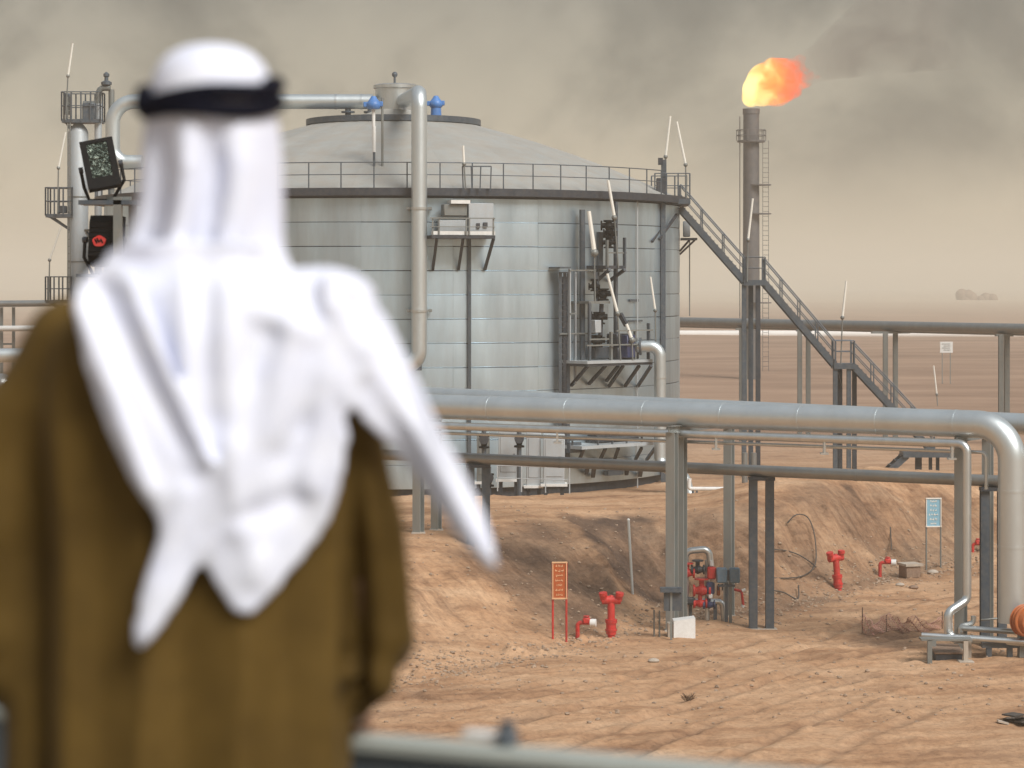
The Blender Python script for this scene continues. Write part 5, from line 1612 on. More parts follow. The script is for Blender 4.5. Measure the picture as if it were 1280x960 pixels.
# low pipe racks behind the person's left shoulder
lf = thing('left_pipe_rack', P(10, 500, 120), 'thin grey pipes on a light frame at the left edge behind the cloaked shoulder', 'pipe rack')
MB().tube([P(-160, 381, 120), P(80, 379, 120)], .16, 12).build('pipe_run', M['lower_pipe'], lf)
MB().tube([P(-160, 412, 120), P(80, 410, 120)], .14, 12).build('pipe_run', M['white'], lf)
for px in (2, 17, 75):
    p = P(px, 384, 120.4); MB().box((p.x, p.y, (p.z + gz(p.x, p.y)) / 2), (.14, .14, p.z - gz(p.x, p.y))).build('post', M['steel'], lf)
MB().bar(P(2, 430, 120.4), P(17, 430, 120.4), .1, .1).build('tie', M['steel'], lf)
l2 = thing('left_pipeline', P(20, 520, 88), 'fat pale pipe low at the left edge beside the cloak', 'pipe')
MB().tube([P(-260, 447, 88), P(140, 443, 88)], .26, 18).build('pipe_run', M['pipe'], l2)
for px in (-60, 60):
    p = P(px, 445, 88); MB().box((p.x, p.y, (p.z + gz(p.x, p.y)) / 2 - .12), (.3, .3, p.z - gz(p.x, p.y) - .26)).build('support', M['steel'], l2)
for k, (py, w_) in enumerate(((498, .15), (517, .12))):
    MB().tube([P(-260, py + 1, 84), P(140, py - 1, 84)], w_, 12).build('pipe_run', M['lower_pipe'] if k else M['pipe_small'], l2)
lv = thing('left_valve', P(8, 510, 84), 'flanged grey valve at the left edge below the fat pale pipe', 'valve')
c = P(2, 482, 83.6)
MB().ball(c, .42, 16, 10, (1.1, 1, 1)).build('valve_body', M['pipe_small'], lv)
for dx in (.45, .55, .72): MB().cyl(c + Vector((dx, 0, 0)), c + Vector((dx + .06, 0, 0)), .38, n=18).build('flange', M['steel'], lv)
MB().cyl(c + Vector((-.2, 0, 0)), c + Vector((1.2, 0, 0)), .2, n=12).build('neck', M['pipe_small'], lv)
MB().box((c.x, c.y, (c.z + gz(c.x, c.y)) / 2 - .2), (.25, .25, max(.2, c.z - gz(c.x, c.y) - .3))).build('foot', M['steel'], lv)

# ------------------------------------------------------------------ floodlights on their mast
MY = 30.0
fmst = thing('floodlight_mast', P(153, 1362, MY), 'steel mast with a cross bar carrying two black floodlights behind the headscarf', 'mast')
x = P(152, 0, MY).x
g = gz(x, MY)
MB().box((x, MY - .28, (g + P(0, 248, MY).z) / 2), (.1, .1, P(0, 248, MY).z - g)).build('mast', M['steel'], fmst)
MB().box((x + .13, MY + .05, (g + P(0, 250, MY).z) / 2), (.09, .09, P(0, 250, MY).z - g)).build('mast', M['steel'], fmst)
MB().box(P(140, 254, MY) + Vector((0, -.1, 0)), (.72, .46, .055)).build('cross_bar', M['steel_mid'], fmst)
MB().box(P(126, 344.5, MY) + Vector((0, -.1, 0)), (.5, .46, .04)).build('cross_bar', M['steel_mid'], fmst)
MB().box(P(149, 248, MY + .03), (.3, .05, .04)).build('tie', M['steel'], fmst)
MB().bar(P(106, 288, MY + .3), P(152, 288, MY + .05), .03, .03).build('stay', M['steel'], fmst)
MB().bar(P(108, 290, MY + .3), P(116, 302, MY + .05), .03, .03).build('stay', M['steel'], fmst)
MB().box((x, MY, g + .1), (.5, .5, .2), bev=.03).build('footing', M['concrete'], fmst)
M['lamp_glass'] = None
m_, t_, b_ = new_mat('lamp_glass')
b_.inputs['Base Color'].default_value = (.30, .34, .30, 1); b_.inputs['Metallic'].default_value = .75
nz = N(t_, 'ShaderNodeTexNoise', i_Scale=14.0, i_Detail=3.0, i_Distortion=1.5)
geo_ = N(t_, 'ShaderNodeNewGeometry'); t_.links.new(geo_.outputs['Position'], nz.inputs['Vector'])
rr_ = ramp(t_, [(.35, (.015, .022, .017)), (.55, (.05, .065, .052)), (.75, (.20, .23, .19))]); t_.links.new(nz.outputs['Fac'], rr_.inputs[0]); t_.links.new(rr_.outputs[0], b_.inputs['Base Color'])
b_.inputs['Roughness'].default_value = .22
bp_n = N(t_, 'ShaderNodeBump', i_Strength=.8, i_Distance=.03); t_.links.new(nz.outputs['Fac'], bp_n.inputs['Height']); t_.links.new(bp_n.outputs[0], b_.inputs['Normal'])
M['lamp_glass'] = m_
def flood(c, tilt, yaw, lab, glass, roll=0.0):
    t_ = thing('floodlight', c, lab, 'floodlight')
    rot = Matrix.Rotation(yaw, 3, 'Z') @ Matrix.Rotation(roll, 3, 'Y') @ Matrix.Rotation(tilt, 3, 'X')
    def w(x_, y_, z_): return Vector(c) + rot @ Vector((x_, y_, z_))
    # housing: a tapering box, open face toward -Y
    mb = MB()
    fr_ = [(-.2, -.13, -.31), (.2, -.13, -.31), (.2, -.13, .31), (-.2, -.13, .31)]
    md_ = [(-.2, .0, -.31), (.2, .0, -.31), (.2, .0, .31), (-.2, .0, .31)]
    bk = [(-.15, .17, -.22), (.15, .17, -.22), (.15, .17, .2), (-.15, .17, .2)]
    vs = [w(*v) for v in fr_ + md_ + bk]
    fs = [(0, 1, 5, 4), (1, 2, 6, 5), (2, 3, 7, 6), (3, 0, 4, 7), (4, 5, 9, 8), (5, 6, 10, 9), (6, 7, 11, 10), (7, 4, 8, 11), (8, 9, 10, 11), (3, 2, 1, 0)]
    mb.add(vs, fs); mb.build('housing', M['black'], t_, angle=20)
    for a_, b_, d_ in (((-.165, -.14, 0), (.08, .03, .622), 0), ((.165, -.14, 0), (.08, .03, .622), 0), ((0, -.141, .29), (.25, .03, .044), 0), ((0, -.141, -.245), (.25, .03, .14), 0)):
        MB().box(w(*a_), b_, rot=rot).build('bezel', M['black'], t_)
    if glass: MB().box(w(0, -.136, .05), (.27, .012, .46), rot=rot).build('glass', M['lamp_glass'], t_)
    for s_ in (-1, 1):
        MB().tube([w(s_ * .25, .02, .0), w(s_ * .25, .02, -.22), Vector(c) + Matrix.Rotation(yaw, 3, 'Z') @ Vector((s_ * .14, .05, -.42)), Vector(c) + Matrix.Rotation(yaw, 3, 'Z') @ Vector((0, .05, -.42))], .022, 8).build('yoke', M['black'], t_)
        MB().cyl(w(s_ * .22, .02, 0), w(s_ * .275, .02, 0), .04, n=10).build('pivot_knob', M['steel_dark'], t_)
    for k in range(6):
        MB().box(w(0, .175, -.16 + .06 * k), (.27, .02, .012), rot=rot).build('cooling_fin', M['black'], t_)
    return t_, rot
flood(P(126, 208, MY), R(-14), R(10), 'upper black floodlight showing its glass face', True, R(-11))
t2, rt2 = flood(P(131, 300, MY - .02), R(8), R(170), 'lower black floodlight seen from behind with a red oval mark', False)
# red oval mark with pale strokes on the back plate
c2 = P(131, 300, MY - .02)
bkp = lambda x_, z_, d_=.196: c2 + rt2 @ Vector((x_, d_, z_))
m_red = M['red']
mb = MB()
n_ = 26
vs = []
for d_ in (.19, .205):
    for k in range(n_):
        a_ = 2 * PI * k / n_
        r_ = 1 + .05 * math.sin(5 * a_)
        vs.append(bkp(.085 * math.cos(a_) * r_, -.045 + .068 * math.sin(a_) * r_, d_))
fs = [(k, (k + 1) % n_, n_ + (k + 1) % n_, n_ + k) for k in range(n_)] + [tuple(range(n_)), tuple(range(2 * n_ - 1, n_ - 1, -1))]
lg = mb.add(vs, fs).build('emblem', m_red, t2)
for k, dx in enumerate((-.035, .012, .04)):
    MB().box(bkp(dx, -.045 + .008 * (k % 2), .208), (.016, .006, .062), rot=rt2 @ Matrix.Rotation(.5, 3, 'Y')).build('emblem_stroke', M['black'], lg)
MB().box(bkp(.0, -.045, .208), (.09, .006, .012), rot=rt2).build('emblem_stroke', M['black'], lg)

# ------------------------------------------------------------------ viewing platform with its rail
vpf = thing('viewing_platform', (0, 2.5, 0), 'raised viewing platform with a pale grey top rail and grey side panel', 'platform')
DZ = CAMZ - 1.47
def railpt(px, py): 
    Y = 4.05 - .55 * px / 960.0
    return P(px, py, Y)
ra, rb = railpt(-0.1, 880), railpt(960, 962)
rd = (rb - ra).normalized(); rn = Vector((-rd.y, rd.x, 0)).normalized()
if rn.y > 0: rn = -rn           # toward the camera
RZ = (ra.z + rb.z) / 2
ra.z = rb.z = RZ
rl0, rl1 = ra - rd * 2.2, rb + rd * 2.2
up3 = Vector((0, 0, 1))
mb = MB(); mb.prof(rl0 - rn * .0, rl1 - rn * .0, [(-.03, -.020), (.03, -.020), (.03, -.006), (.024, 0), (-.024, 0), (-.03, -.006)]); mb.build('top_rail', M['rail_paint'], vpf)
pc = (rl0 + rl1) / 2; L_ = (rl1 - rl0).length
rang = math.atan2(rd.y, rd.x)
MB().box(pc + Vector((0, 0, -.485)) , (L_, .03, .92), rz=rang).build('side_panel', M['panel_paint'], vpf)
for f_ in (.02, .25, .5, .75, .98):
    p = rl0.lerp(rl1, f_); MB().box((p.x, p.y, (RZ + DZ) / 2 - .03) if False else Vector((p.x, p.y, (RZ + DZ) / 2 - .03)) - rn * .05, (.06, .06, RZ - DZ), rz=rang).build('rail_post', M['rail_paint'], vpf)
c = (rl0 + rl1) / 2 + rn * 2.2
MB().box((c.x, c.y, DZ - .06), (L_, 4.5, .12), rz=rang).build('deck', M['steel'], vpf)
for sx_ in (-2.6, 2.6):
    for sy_ in (.0, 3.6):
        p = (rl0 + rl1) / 2 + rd * sx_ + rn * (.2 + sy_)
        g = gz(p.x, p.y); MB().hbeam((p.x, p.y, g - .1), (p.x, p.y, DZ - .12), .25, .22, .025).build('support_column', M['steel'], vpf)
# clips on the rail
p = railpt(634, 917); p.z = RZ
k_ = MB(); k_.box(Vector((p.x, p.y, RZ + .010)), (.03, .035, .022), rz=rang, bev=.006); k_.cyl((p.x, p.y, RZ + .02), (p.x, p.y, RZ + .035), .014, n=10)
k_.build('rail_clip', M['steel_mid'], vpf)
p = railpt(592, 912)
k_ = MB(); k_.box(Vector((p.x, p.y, RZ + .006)) - rn * .03, (.06, .03, .012), rz=rang, bev=.003); k_.build('rail_tab', M['white'], vpf)
# ------------------------------------------------------------------ the person at the rail, seen from behind
PY = 3.40
pk = F / PY                      # pixels per metre at the person
person = thing('person', P(235, 355 + 1.47 * pk, PY), 'person seen from behind in brown cloak and white headscarf with black head cord', 'person')
DK = CAMZ - 1.47
def mesh_union(mb, vox, smooth_it=4, fac=.5):
    o_ = mb.build('tmp', None)
    md = o_.modifiers.new('r', 'REMESH'); md.mode = 'VOXEL'; md.voxel_size = vox; md.adaptivity = 0
    if smooth_it:
        sm = o_.modifiers.new('s', 'SMOOTH'); sm.iterations = smooth_it; sm.factor = fac
    dg = bpy.context.evaluated_depsgraph_get()
    me = bpy.data.meshes.new_from_object(o_.evaluated_get(dg))
    bpy.data.objects.remove(o_)
    me.materials.clear()
    return me
def link_part(me, name, mat, parent):
    o0 = root_loc(parent)
    co = np.empty(len(me.vertices) * 3, np.float32); me.vertices.foreach_get('co', co)
    co = co.reshape(-1, 3) - np.array(o0, np.float32); me.vertices.foreach_set('co', co.ravel())
    me.update(); me.shade_smooth(); me.materials.append(mat); me.name = name
    o_ = bpy.data.objects.new(name, me); COL.objects.link(o_); o_.parent = parent
    return o_
def limb(mb, pts, rads, n=14):
    mb.tube(pts, rads, n)
    for p, r_ in zip(pts, rads): mb.ball(p, r_, n, 8)
def rings(mb, rows, n=40, expo=2.3):
    """rows: (x, y, z, half width, half depth) lofted into a closed solid."""
    vs = []
    for x, y, z, a_, b_ in rows:
        for k in range(n):
            t_ = 2 * PI * k / n
            c_, s_ = math.cos(t_), math.sin(t_)
            vs.append((x + a_ * math.copysign(abs(c_) ** (2 / expo), c_), y + b_ * math.copysign(abs(s_) ** (2 / expo), s_), z))
    fs = [(j * n + i, j * n + (i + 1) % n, (j + 1) * n + (i + 1) % n, (j + 1) * n + i) for j in range(len(rows) - 1) for i in range(n)]
    fs += [tuple(range(n - 1, -1, -1)), tuple(range((len(rows) - 1) * n, len(rows) * n))]
    if rows[0][2] > rows[-1][2]: fs = [f[::-1] for f in fs]
    mb.add(vs, fs)
def pp(px, py, Y=PY):            # person point: pixel at the person's own depth, then moved to depth Y
    v = P(px, py, PY); return Vector((v.x, Y, v.z))
hx = pp(262, 0).x
hz_ = pp(0, 155).z
HYc = PY + .03
skin, t_, b_ = new_mat('skin')
nz = N(t_, 'ShaderNodeTexNoise', i_Scale=40.0, i_Detail=4.0)
rp_ = ramp(t_, [(.3, (.30, .17, .11)), (.7, (.42, .25, .17))]); t_.links.new(nz.outputs['Fac'], rp_.inputs[0]); t_.links.new(rp_.outputs[0], b_.inputs['Base Color'])
b_.inputs['Roughness'].default_value = .5; b_.inputs['Subsurface Weight'].default_value = .08
# body: one continuous surface under the clothes
mb = MB()
mb.ball((hx, HYc, hz_), .10, 24, 16, (.76, .97, 1.15))
mb.ball((hx, HYc + .035, hz_ - .07), .07, 18, 12, (.85, 1, 1.0))           # jaw
mb.ball((hx, HYc + .085, hz_ - .105), .022, 12, 8)                          # chin
mb.cyl((hx, HYc + .09, hz_ + .01), (hx, HYc + .118, hz_ - .03), .008, .015, 10)  # nose
mb.ball((hx, HYc + .113, hz_ - .032), .015, 10, 8)
for s_ in (-1, 1):
    mb.ball((hx + s_ * .033, HYc + .087, hz_ + .028), .014, 10, 6, (1.6, .7, .6))    # brow
    mb.ball((hx + s_ * .033, HYc + .082, hz_ + .008), .0125, 10, 8)                  # eye
    mb.ball((hx + s_ * .076, HYc - .005, hz_ - .01), .03, 12, 8, (.3, .7, 1.05))     # ear
    mb.ball((hx + s_ * .04, HYc + .065, hz_ - .035), .022, 10, 8)                    # cheek
mb.ball((hx, HYc + .1, hz_ - .066), .012, 10, 6, (2.0, .8, .5)); mb.ball((hx, HYc + .098, hz_ - .078), .012, 10, 6, (1.7, .8, .55))   # lips
limb(mb, [(hx, HYc - .02, hz_ - .06), (hx - .01, HYc - .03, hz_ - .22)], [.058, .066])
tx = pp(240, 0).x
rings(mb, [(hx - .01, PY, pp(0, 345).z, .07, .06), (tx, PY, pp(0, 375).z, .15, .08), (tx, PY, pp(0, 430).z, .185, .10), (tx, PY, pp(0, 560).z, .165, .11), (tx, PY, pp(0, 700).z, .145, .105), (tx, PY, pp(0, 860).z, .165, .115), (tx, PY, pp(0, 960).z, .165, .115)], 28)
shl = {-1: pp(100, 425), 1: pp(425, 425)}
elb = {-1: pp(38, 780, PY + .02), 1: pp(470, 785, PY + .02)}
rail_y = lambda X: ra.y + (rb.y - ra.y) * (X - ra.x) / (rb.x - ra.x)
hands = {}
for s_ in (-1, 1):
    wx = {-1: pp(95, 0).x, 1: pp(412, 0).x}[s_]
    wy = rail_y(wx) - .10
    wr = Vector((wx, wy, RZ + .055))
    limb(mb, [shl[s_], elb[s_], wr], [.050, .036, .026])
    # hand resting over the rail: palm, four fingers curling over the far edge, thumb on the near side
    fdir = (Vector((wx, rail_y(wx), RZ)) - wr); fdir.z = 0; fdir = fdir.normalized()
    side = Vector((fdir.y, -fdir.x, 0))              # to the person's right
    inn = side * (-s_)                                # thumb side
    for q_ in (-.026, -.009, .009, .026):
        limb(mb, [wr + side * q_ * .6, wr + fdir * .085 + side * q_ + Vector((0, 0, -.028))], [.016, .0125], 10)
    for k, (off, ln) in enumerate(((-.029, .9), (-.0098, 1.0), (.0098, .97), (.029, .78))):
        o_ = off * s_
        b0 = wr + fdir * .085 + side * o_ * 1.05 + Vector((0, 0, -.028))
        j1 = b0 + (fdir * .036 + side * o_ * .12) * ln + Vector((0, 0, -.004))
        j2 = j1 + fdir * .016 * ln + Vector((0, 0, -.022 * ln))
        j3 = j2 + fdir * -.004 + Vector((0, 0, -.020 * ln))
        limb(mb, [b0, j1, j2, j3], [.0092, .0085, .0078, .0066], 10)
    t0 = wr + fdir * .03 + inn * .028 + Vector((0, 0, -.012)); t1 = t0 + fdir * .03 + inn * .024 + Vector((0, 0, -.016)); t2_ = t1 + fdir * .03 + inn * .004 + Vector((0, 0, -.010))
    limb(mb, [t0, t1, t2_], [.013, .0105, .0085], 10)
    # legs
    hp_ = Vector((tx + s_ * .09, PY, DK + .92)); kn = Vector((tx + s_ * .10, PY + .02, DK + .50)); an = Vector((tx + s_ * .11, PY - .01, DK + .09))
    limb(mb, [hp_, kn, an], [.085, .055, .038])
    limb(mb, [an + Vector((0, -.03, -.04)), an + Vector((s_ * .02, .08, -.055)), an + Vector((s_ * .03, .15, -.062))], [.036, .034, .026])
me = mesh_union(mb, .0055, 3)
body = link_part(me, 'body', skin, person)

def fabric_mat(name, c0, c1, sheen, rough, scale, weave=900):
    m_, t_, b_ = new_mat(name)
    g_ = N(t_, 'ShaderNodeNewGeometry')
    nz = N(t_, 'ShaderNodeTexNoise', i_Scale=scale, i_Detail=5.0, i_Roughness=.6)
    t_.links.new(g_.outputs['Position'], nz.inputs['Vector'])
    r_ = ramp(t_, [(.3, c0), (.7, c1)]); t_.links.new(nz.outputs['Fac'], r_.inputs[0]); t_.links.new(r_.outputs[0], b_.inputs['Base Color'])
    b_.inputs['Roughness'].default_value = rough
    b_.inputs['Sheen Weight'].default_value = sheen; b_.inputs['Sheen Roughness'].default_value = .5
    b_.inputs['Specular IOR Level'].default_value = .2
    wv = N(t_, 'ShaderNodeTexNoise', i_Scale=weave, i_Detail=2.0); t_.links.new(g_.outputs['Position'], wv.inputs['Vector'])
    bp_ = N(t_, 'ShaderNodeBump', i_Strength=.15, i_Distance=.002); t_.links.new(wv.outputs['Fac'], bp_.inputs['Height']); t_.links.new(bp_.outputs[0], b_.inputs['Normal'])
    return m_
M['cloak'] = fabric_mat('brown_cloak_cloth', (.080, .0465, .0085), (.120, .0715, .0140), .02, .75, 9)
M['scarf'] = fabric_mat('white_scarf_cloth', (.72, .75, .88), (.79, .815, .90), .05, .8, 20)
M['cord'] = fabric_mat('black_cord', (.002, .002, .007), (.004, .004, .012), .0, .8, 60)
M['robe'] = fabric_mat('white_robe_cloth', (.72, .72, .74), (.8, .8, .8), .05, .8, 12)

# cloak
mb = MB()
def row(py, pxl, pxr, dep, y=0.0): 
    a_ = pp(pxl, py); b_ = pp(pxr, py); return ((a_.x + b_.x) / 2, PY + y, a_.z, (b_.x - a_.x) / 2, dep)
rings(mb, [row(340, 205, 330, .075, -.005), row(362, 150, 385, .10, -.01), row(385, 100, 430, .118, -.012), row(415, 72, 452, .13, -.015), row(470, 50, 462, .138, -.015), row(560, 34, 455, .145, -.01),
           row(680, 22, 446, .148, 0), row(800, 16, 440, .15, 0), row(960, 14, 440, .16, 0), row(1250, 10, 445, .18, 0), row(355 + 1.40 * pk, 0, 455, .20, .01)], 56, 2.4)
for s_ in (-1, 1):
    if s_ < 0:
        ch_ = [pp(92, 432, PY - .005), pp(52, 525, PY - .01), pp(36, 655, PY - .01), pp(28, 780, PY), pp(34, 800, PY + .12), pp(70, 812, PY + .30)]
        rr_ = [.070, .076, .074, .070, .070, .066]
    else:
        ch_ = [pp(405, 440, PY - .005), pp(432, 530, PY - .01), pp(452, 660, PY - .01), pp(462, 790, PY), pp(456, 815, PY + .12), pp(428, 822, PY + .30)]
        rr_ = [.066, .066, .064, .062, .066, .062]
    limb(mb, ch_, rr_, 18)
    # the wide sleeve mouth hanging below the forearm
    e_ = ch_[-3]; w_ = ch_[-1]
    for f_ in (0.0, .35, .7):
        q_ = e_.lerp(w_, f_) + Vector((0, 0, -.06 - .035 * f_)); mb.ball(q_, .056, 14, 8, (.8, 1.2, 1.0))
me = mesh_union(mb, .009, 10)
# long soft vertical folds, carried as real relief
nv = len(me.vertices)
co = np.empty(nv * 3, np.float32); me.vertices.foreach_get('co', co); co = co.reshape(-1, 3).astype(float)
no = np.empty(nv * 3, np.float32); me.vertices.foreach_get('normal', no); no = no.reshape(-1, 3)
def ridge(u, ph): return (np.abs(((u + ph) % 1.0) * 2 - 1) ** 1.6)
xx = co[:, 0] - pp(235, 0).x; zz = co[:, 2] - pp(0, 380).z
top = np.clip(-zz / .22, 0, 1)
warp = .03 * fbm(co[:, 0] * 6, co[:, 2] * 2.2, 3, 3)
u1 = (xx * (1 - .12 * zz) + warp * 2.2) / .125
f1 = ridge(u1, .25) - .4
f2 = ridge((xx + warp * 1.6 + .05 * zz) / .055, .6) - .4
amp = top * (.030 + .014 * np.clip(-zz, 0, .6))
disp = f1 * amp * (.35 + .9 * vnoise(co[:, 0] * 5, co[:, 2] * 1.2, 8))
# deep crease between right sleeve and torso, and left one
for cx, dpt in ((pp(440, 0).x, .046), (pp(46, 0).x, .034)):
    cen = cx + .02 * np.clip(-zz, 0, 1)
    disp -= dpt * np.exp(-((co[:, 0] - cen) / .019) ** 2) * np.clip((-zz - .14) / .2, 0, 1) * np.clip(-no[:, 1] * 2.5, 0, 1)
disp += .006 * fbm(co[:, 0] * 10 + co[:, 1] * 8, co[:, 2] * 6, 3, 77)
co += no * disp[:, None]
me.vertices.foreach_set('co', co.astype(np.float32).ravel()); me.update()
cloak_bvh_v = co.copy()
polys = [tuple(p.vertices) for p in me.polygons]
cloak = link_part(me, 'cloak', M['cloak'], person)
# white robe showing at the cuffs and hem, shoes
mb = MB()
for s_ in (-1, 1):
    wx = {-1: pp(95, 0).x, 1: pp(412, 0).x}[s_]
    wr = Vector((wx, rail_y(wx) - .10, RZ + .055))
    d_ = (wr - elb[s_]).normalized()
    MB().ball((tx + s_ * .125, PY + .05, DK + .035), .05, 14, 8, (.95, 2.5, .75)).build('shoe', M['cord'], person)
rings(mb, [(tx, PY, DK + .35, .17, .14), (tx, PY, DK + .06, .19, .16)], 32)
mb.build('robe_hem', M['robe'], person)

# headscarf: hood round the head, mantle draped over the cloak, tails
hood_pts = [(52, 262, 4, .006), (55, 262, 30, .04), (64, 262, 52, .066), (78, 262, 66, .088), (96, 262, 74, .100), (116, 262, 78, .106), (140, 262, 81, .108), (165, 262, 86, .110), (210, 262, 90, .111),
            (250, 261, 91, .110), (278, 257, 95, .110), (302, 252, 100, .111), (326, 246, 112, .113), (350, 246, 128, .116), (375, 253, 140, .12)]
nA = 72
def hood_surface(extra):
    vs = []
    for py, xc, hw, dp in hood_pts:
        c = pp(xc, py)
        fold_on = np.clip((py - 140) / 60.0, 0, 1)
        for k in range(nA):
            t_ = 2 * PI * k / nA
            ct, stt = math.cos(t_), math.sin(t_)
            rel = ct * hw                                  # pixels from the axis
            fold = 0.0
            for (fx, fw, fa) in ((-78, 9, .020), (-54, 12, -.034), (-20, 14, .024), (12, 11, -.034), (48, 16, .022), (80, 9, -.006)):
                fold += fa * math.exp(-((rel + (py - 240) * .04 - fx) / fw) ** 2)
            back = 1.0 if stt < 0 else 0.25
            r_ = 1.0
            dd_ = fold * fold_on * back + extra
            y_ = HYc - .005 + (dp + dd_) * stt
            # the face side is open from brow to chin: draw the cloth back there
            if stt > .55 and 110 < py < 275:
                y_ = HYc + .045
            vs.append((c.x + (hw / pk + extra * .6) * ct, y_, c.z + (extra if py < 60 else 0)))
    return vs
mb = MB()
m_ = len(hood_pts)
vs = hood_surface(0.0)
fs = [(j * nA + i, (j + 1) * nA + i, (j + 1) * nA + (i + 1) % nA, j * nA + (i + 1) % nA) for j in range(m_ - 1) for i in range(nA)]
fs += [tuple(range(nA)), tuple(range(m_ * nA - 1, (m_ - 1) * nA - 1, -1))]
mb.add(vs, fs)
# face opening: hollow it out so the face stands clear
hood = mb
bv_src_v = [Vector(v) for v in cloak_bvh_v] + [Vector(v) for v in vs]
off_ = len(cloak_bvh_v)
bvh = BVHTree.FromPolygons(bv_src_v, polys + [tuple(i + off_ for i in f) for f in fs])
def inside(poly, x_, y_):
    r_ = False; n_ = len(poly); j = n_ - 1
    for i in range(n_):
        xi, yi = poly[i]; xj, yj = poly[j]
        if (yi > y_) != (yj > y_) and x_ < (xj - xi) * (y_ - yi) / (yj - yi) + xi: r_ = not r_
        j = i
    return r_
def smooth_poly(poly, it=2):
    for _ in range(it):
        o_ = []
        for i in range(len(poly)):
            a_, b_ = poly[i], poly[(i + 1) % len(poly)]
            o_ += [(a_[0] * .75 + b_[0] * .25, a_[1] * .75 + b_[1] * .25), (a_[0] * .25 + b_[0] * .75, a_[1] * .25 + b_[1] * .75)]
        poly = o_
    return poly
def drape(poly, off, thick, folds, step=5.0, relax=45, free_slope=0.0):
    """Lay a sheet with this outline (pixels at the person's depth) over what is under it."""
    poly = smooth_poly(poly)
    xs = np.arange(min(p[0] for p in poly) - step, max(p[0] for p in poly) + step, step)
    ys = np.arange(min(p[1] for p in poly) - step, max(p[1] for p in poly) + step, step)
    W, Hh = len(xs), len(ys)
    D = np.full((Hh, W), np.nan)
    for j, y_ in enumerate(ys):
        for i, x_ in enumerate(xs):
            v = pp(x_, y_)
            hit = bvh.ray_cast(Vector((v.x, 2.4, v.z)), Vector((0, 1, 0)))
            if hit[0] is not None and hit[0].y < PY + .10: D[j, i] = hit[0].y
    known = ~np.isnan(D)
    base = np.where(known, D, 0)
    # fill beyond the silhouette from the neighbours
    filled = known.copy()
    for _ in range(max(W, Hh)):
        if filled.all(): break
        acc = np.zeros_like(base); cnt = np.zeros_like(base)
        for dj, di in ((0, 1), (0, -1), (1, 0), (-1, 0)):
            sh = np.roll(np.roll(base * filled, dj, 0), di, 1); sc_ = np.roll(np.roll(filled.astype(float), dj, 0), di, 1)
            acc += sh; cnt += sc_
        new = (~filled) & (cnt > 0)
        base[new] = acc[new] / cnt[new] + free_slope
        filled |= new
    lim = base.copy(); cur = base.copy()
    for _ in range(4):          # the cloth spans narrow gaps instead of dropping into them
        cur = np.minimum.reduce([cur, np.roll(cur, 1, 0), np.roll(cur, -1, 0), np.roll(cur, 1, 1), np.roll(cur, -1, 1)])
    for _ in range(relax):      # cloth bridges hollows but never sinks into the body
        av = (np.roll(cur, 1, 0) + np.roll(cur, -1, 0) + np.roll(cur, 1, 1) + np.roll(cur, -1, 1)) / 4
        av[0, :] = cur[0, :]; av[-1, :] = cur[-1, :]; av[:, 0] = cur[:, 0]; av[:, -1] = cur[:, -1]
        cur = np.where(known, np.minimum(av, lim), av)
    XX_, YY_ = np.meshgrid(xs, ys)
    Fd = folds(XX_, YY_)
    idx = {}; vv = []; ff = []
    cells = [(j, i) for j in range(Hh - 1) for i in range(W - 1) if inside(poly, (xs[i] + xs[i + 1]) / 2, (ys[j] + ys[j + 1]) / 2)]
    cs_ = set(cells)
    def vid(j, i, lay):
        k_ = (j, i, lay)
        if k_ not in idx:
            v = pp(xs[i], ys[j]); idx[k_] = len(vv)
            k2 = min(1.0, max(0.0, (ys[j] - 296.0) / 60.0)); vv.append((v.x, cur[j, i] - off * k2 + .040 * (1 - k2) - Fd[j, i] * k2 - (thick if lay else 0), v.z))
        return idx[k_]
    for j, i in cells:
        q_ = [(j, i), (j, i + 1), (j + 1, i + 1), (j + 1, i)]
        ff.append(tuple(vid(a_, b_, 1) for a_, b_ in q_[::-1])); ff.append(tuple(vid(a_, b_, 0) for a_, b_ in q_))
        for (dj, di), (e0_, e1_) in (((-1, 0), (0, 1)), ((0, 1), (1, 2)), ((1, 0), (2, 3)), ((0, -1), (3, 0))):
            if (j + dj, i + di) not in cs_:
                a_, b_ = q_[e0_], q_[e1_]
                ff.append((vid(*a_, 1), vid(*b_, 1), vid(*b_, 0), vid(*a_, 0)))
    mb.add(vv, ff)
def gau(x_, y_, x0, y0, x1, y1, w_, h_):
    """A fold lying along the segment (x0,y0)-(x1,y1)."""
    dx, dy = x1 - x0, y1 - y0
    t_ = np.clip(((x_ - x0) * dx + (y_ - y0) * dy) / (dx * dx + dy * dy), 0, 1)
    d_ = np.hypot(x_ - x0 - t_ * dx, y_ - y0 - t_ * dy)
    return h_ * np.exp(-(d_ / w_) ** 2)
def folds_main(x_, y_):
    s_ = gau(x_, y_, 300, 340, 310, 640, 16, .014) + gau(x_, y_, 245, 340, 268, 600, 12, .012) + gau(x_, y_, 380, 400, 335, 700, 18, .012)
    s_ += gau(x_, y_, 345, 420, 300, 520, 18, -.010) + gau(x_, y_, 420, 450, 400, 600, 14, .012) + gau(x_, y_, 365, 560, 345, 660, 12, -.008)
    s_ += gau(x_, y_, 205, 380, 262, 540, 11, -.012) + gau(x_, y_, 330, 380, 420, 420, 16, .010) + gau(x_, y_, 300, 640, 380, 610, 13, -.008) + gau(x_, y_, 395, 520, 360, 560, 16, -.008)
    return 1.35 * s_ + .008 * fbm(x_ / 40.0, y_ / 55.0, 3, 5)
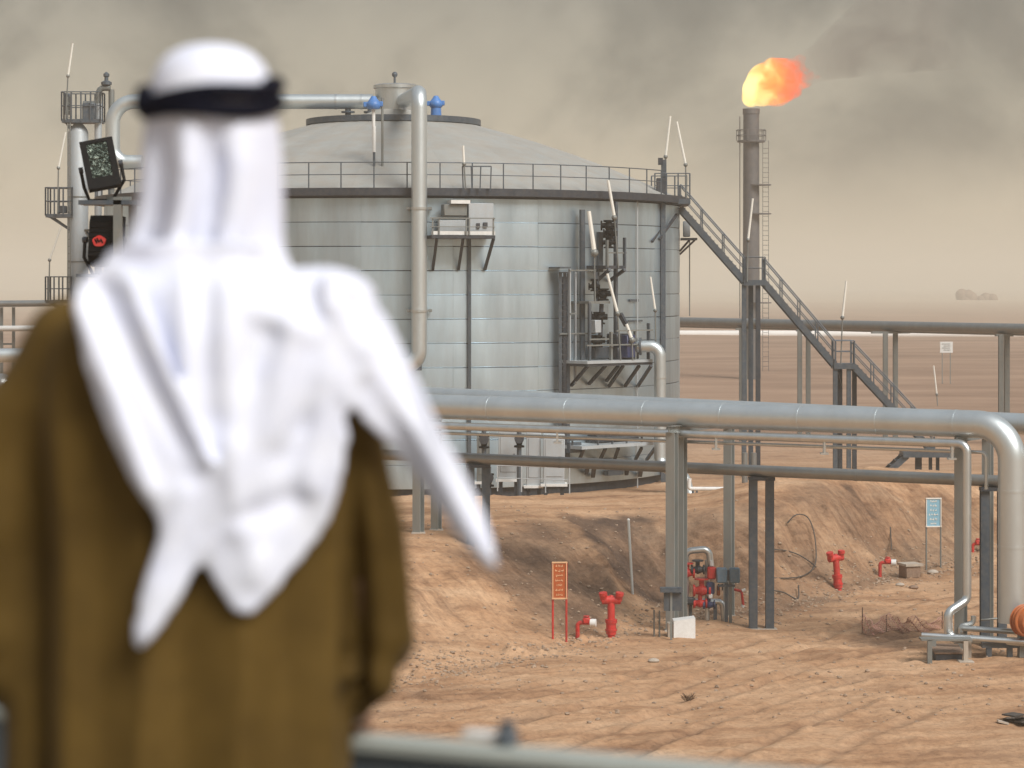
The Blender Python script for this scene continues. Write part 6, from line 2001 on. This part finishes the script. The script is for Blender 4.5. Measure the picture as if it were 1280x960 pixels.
def folds_left(x_, y_):
    s_ = gau(x_, y_, 125, 375, 215, 600, 9, .014) + gau(x_, y_, 150, 360, 262, 560, 9, -.014) + gau(x_, y_, 185, 350, 285, 560, 10, .016)
    s_ += gau(x_, y_, 255, 600, 208, 770, 12, .010)
    return 1.35 * s_ + .008 * fbm(x_ / 35.0, y_ / 45.0, 3, 9)
def folds_tail(x_, y_):
    return gau(x_, y_, 430, 380, 610, 680, 14, .022) + gau(x_, y_, 455, 380, 600, 640, 8, -.006)
drape([(160, 300), (352, 300), (372, 345), (403, 333), (440, 348), (468, 395), (478, 450), (450, 480), (441, 500), (446, 545), (436, 600), (412, 655), (365, 712), (321, 762), (286, 710), (272, 682), (250, 672), (226, 640), (186, 575), (152, 500), (130, 430), (112, 366), (132, 340)],
      .008, .012, folds_main)
drape([(112, 362), (136, 338), (178, 318), (216, 400), (262, 505), (300, 590), (302, 640), (270, 686), (240, 740), (206, 788), (190, 784), (198, 722), (222, 660), (224, 634), (184, 575), (150, 500), (128, 430)],
      .020, .014, folds_left)
drape([(404, 332), (446, 346), (486, 394), (506, 432), (530, 484), (560, 542), (595, 606), (616, 655), (624, 696), (618, 701), (590, 672), (546, 620), (500, 562), (460, 518), (438, 492), (420, 440)],
      .022, .022, folds_tail, free_slope=.0015)
# soft mass of cloth gathered on the shoulders and nape
for px, py, y_, r_, sc_ in ((402, 374, PY - .02, .062, (1.3, 1.6, .75)), (372, 372, PY - .03, .055, (1.2, 1.4, .75)), (165, 366, PY - .01, .05, (1.1, 1.5, .7)), (262, 345, PY - .005, .07, (1.1, .8, .6)), (440, 420, PY - .02, .05, (.9, 1.6, 1.1))):
    mb.ball(pp(px, py, y_), r_, 16, 10, sc_)
me = mesh_union(mb, .0065, 9)
# hollow the face opening
co = np.empty(len(me.vertices) * 3, np.float32); me.vertices.foreach_get('co', co); co = co.reshape(-1, 3)
scarf = link_part(me, 'headscarf', M['scarf'], person)
# head cord: two stacked rings, thicker knot at the left
for k, (dz, tl_, mr_) in enumerate(((.009, .03, .0115), (-.011, -.05, .0125))):
    z0 = pp(0, 122).z + dz
    ring_ = []
    for i in range(49):
        a_ = 2 * PI * i / 48
        x_ = math.cos(a_) * .0925; y_ = math.sin(a_) * .118
        zz_ = z0 + x_ * (.07 + tl_) - (.012 if False else 0) + .012 * math.sin(a_) + .004 * math.sin(3 * a_ + k)
        ring_.append((hx + x_, HYc - .005 + y_, zz_))
    MB().tube(ring_, mr_, 14, caps=False).build('head_cord', M['cord'], person)
mb = MB()
mb.ball((hx - .089, HYc - .04, pp(0, 126).z), .021, 12, 10, (.8, 1.2, 1.15)); mb.ball((hx - .078, HYc - .072, pp(0, 135).z), .020, 12, 10, (1.2, .9, .85))
link_part(mesh_union(mb, .004, 2), 'cord_knot', M['cord'], person)
MB().ball((hx + .086, HYc - .045, pp(0, 114).z), .018, 12, 10, (.8, 1.2, 1.1)).build('cord_knot', M['cord'], person)
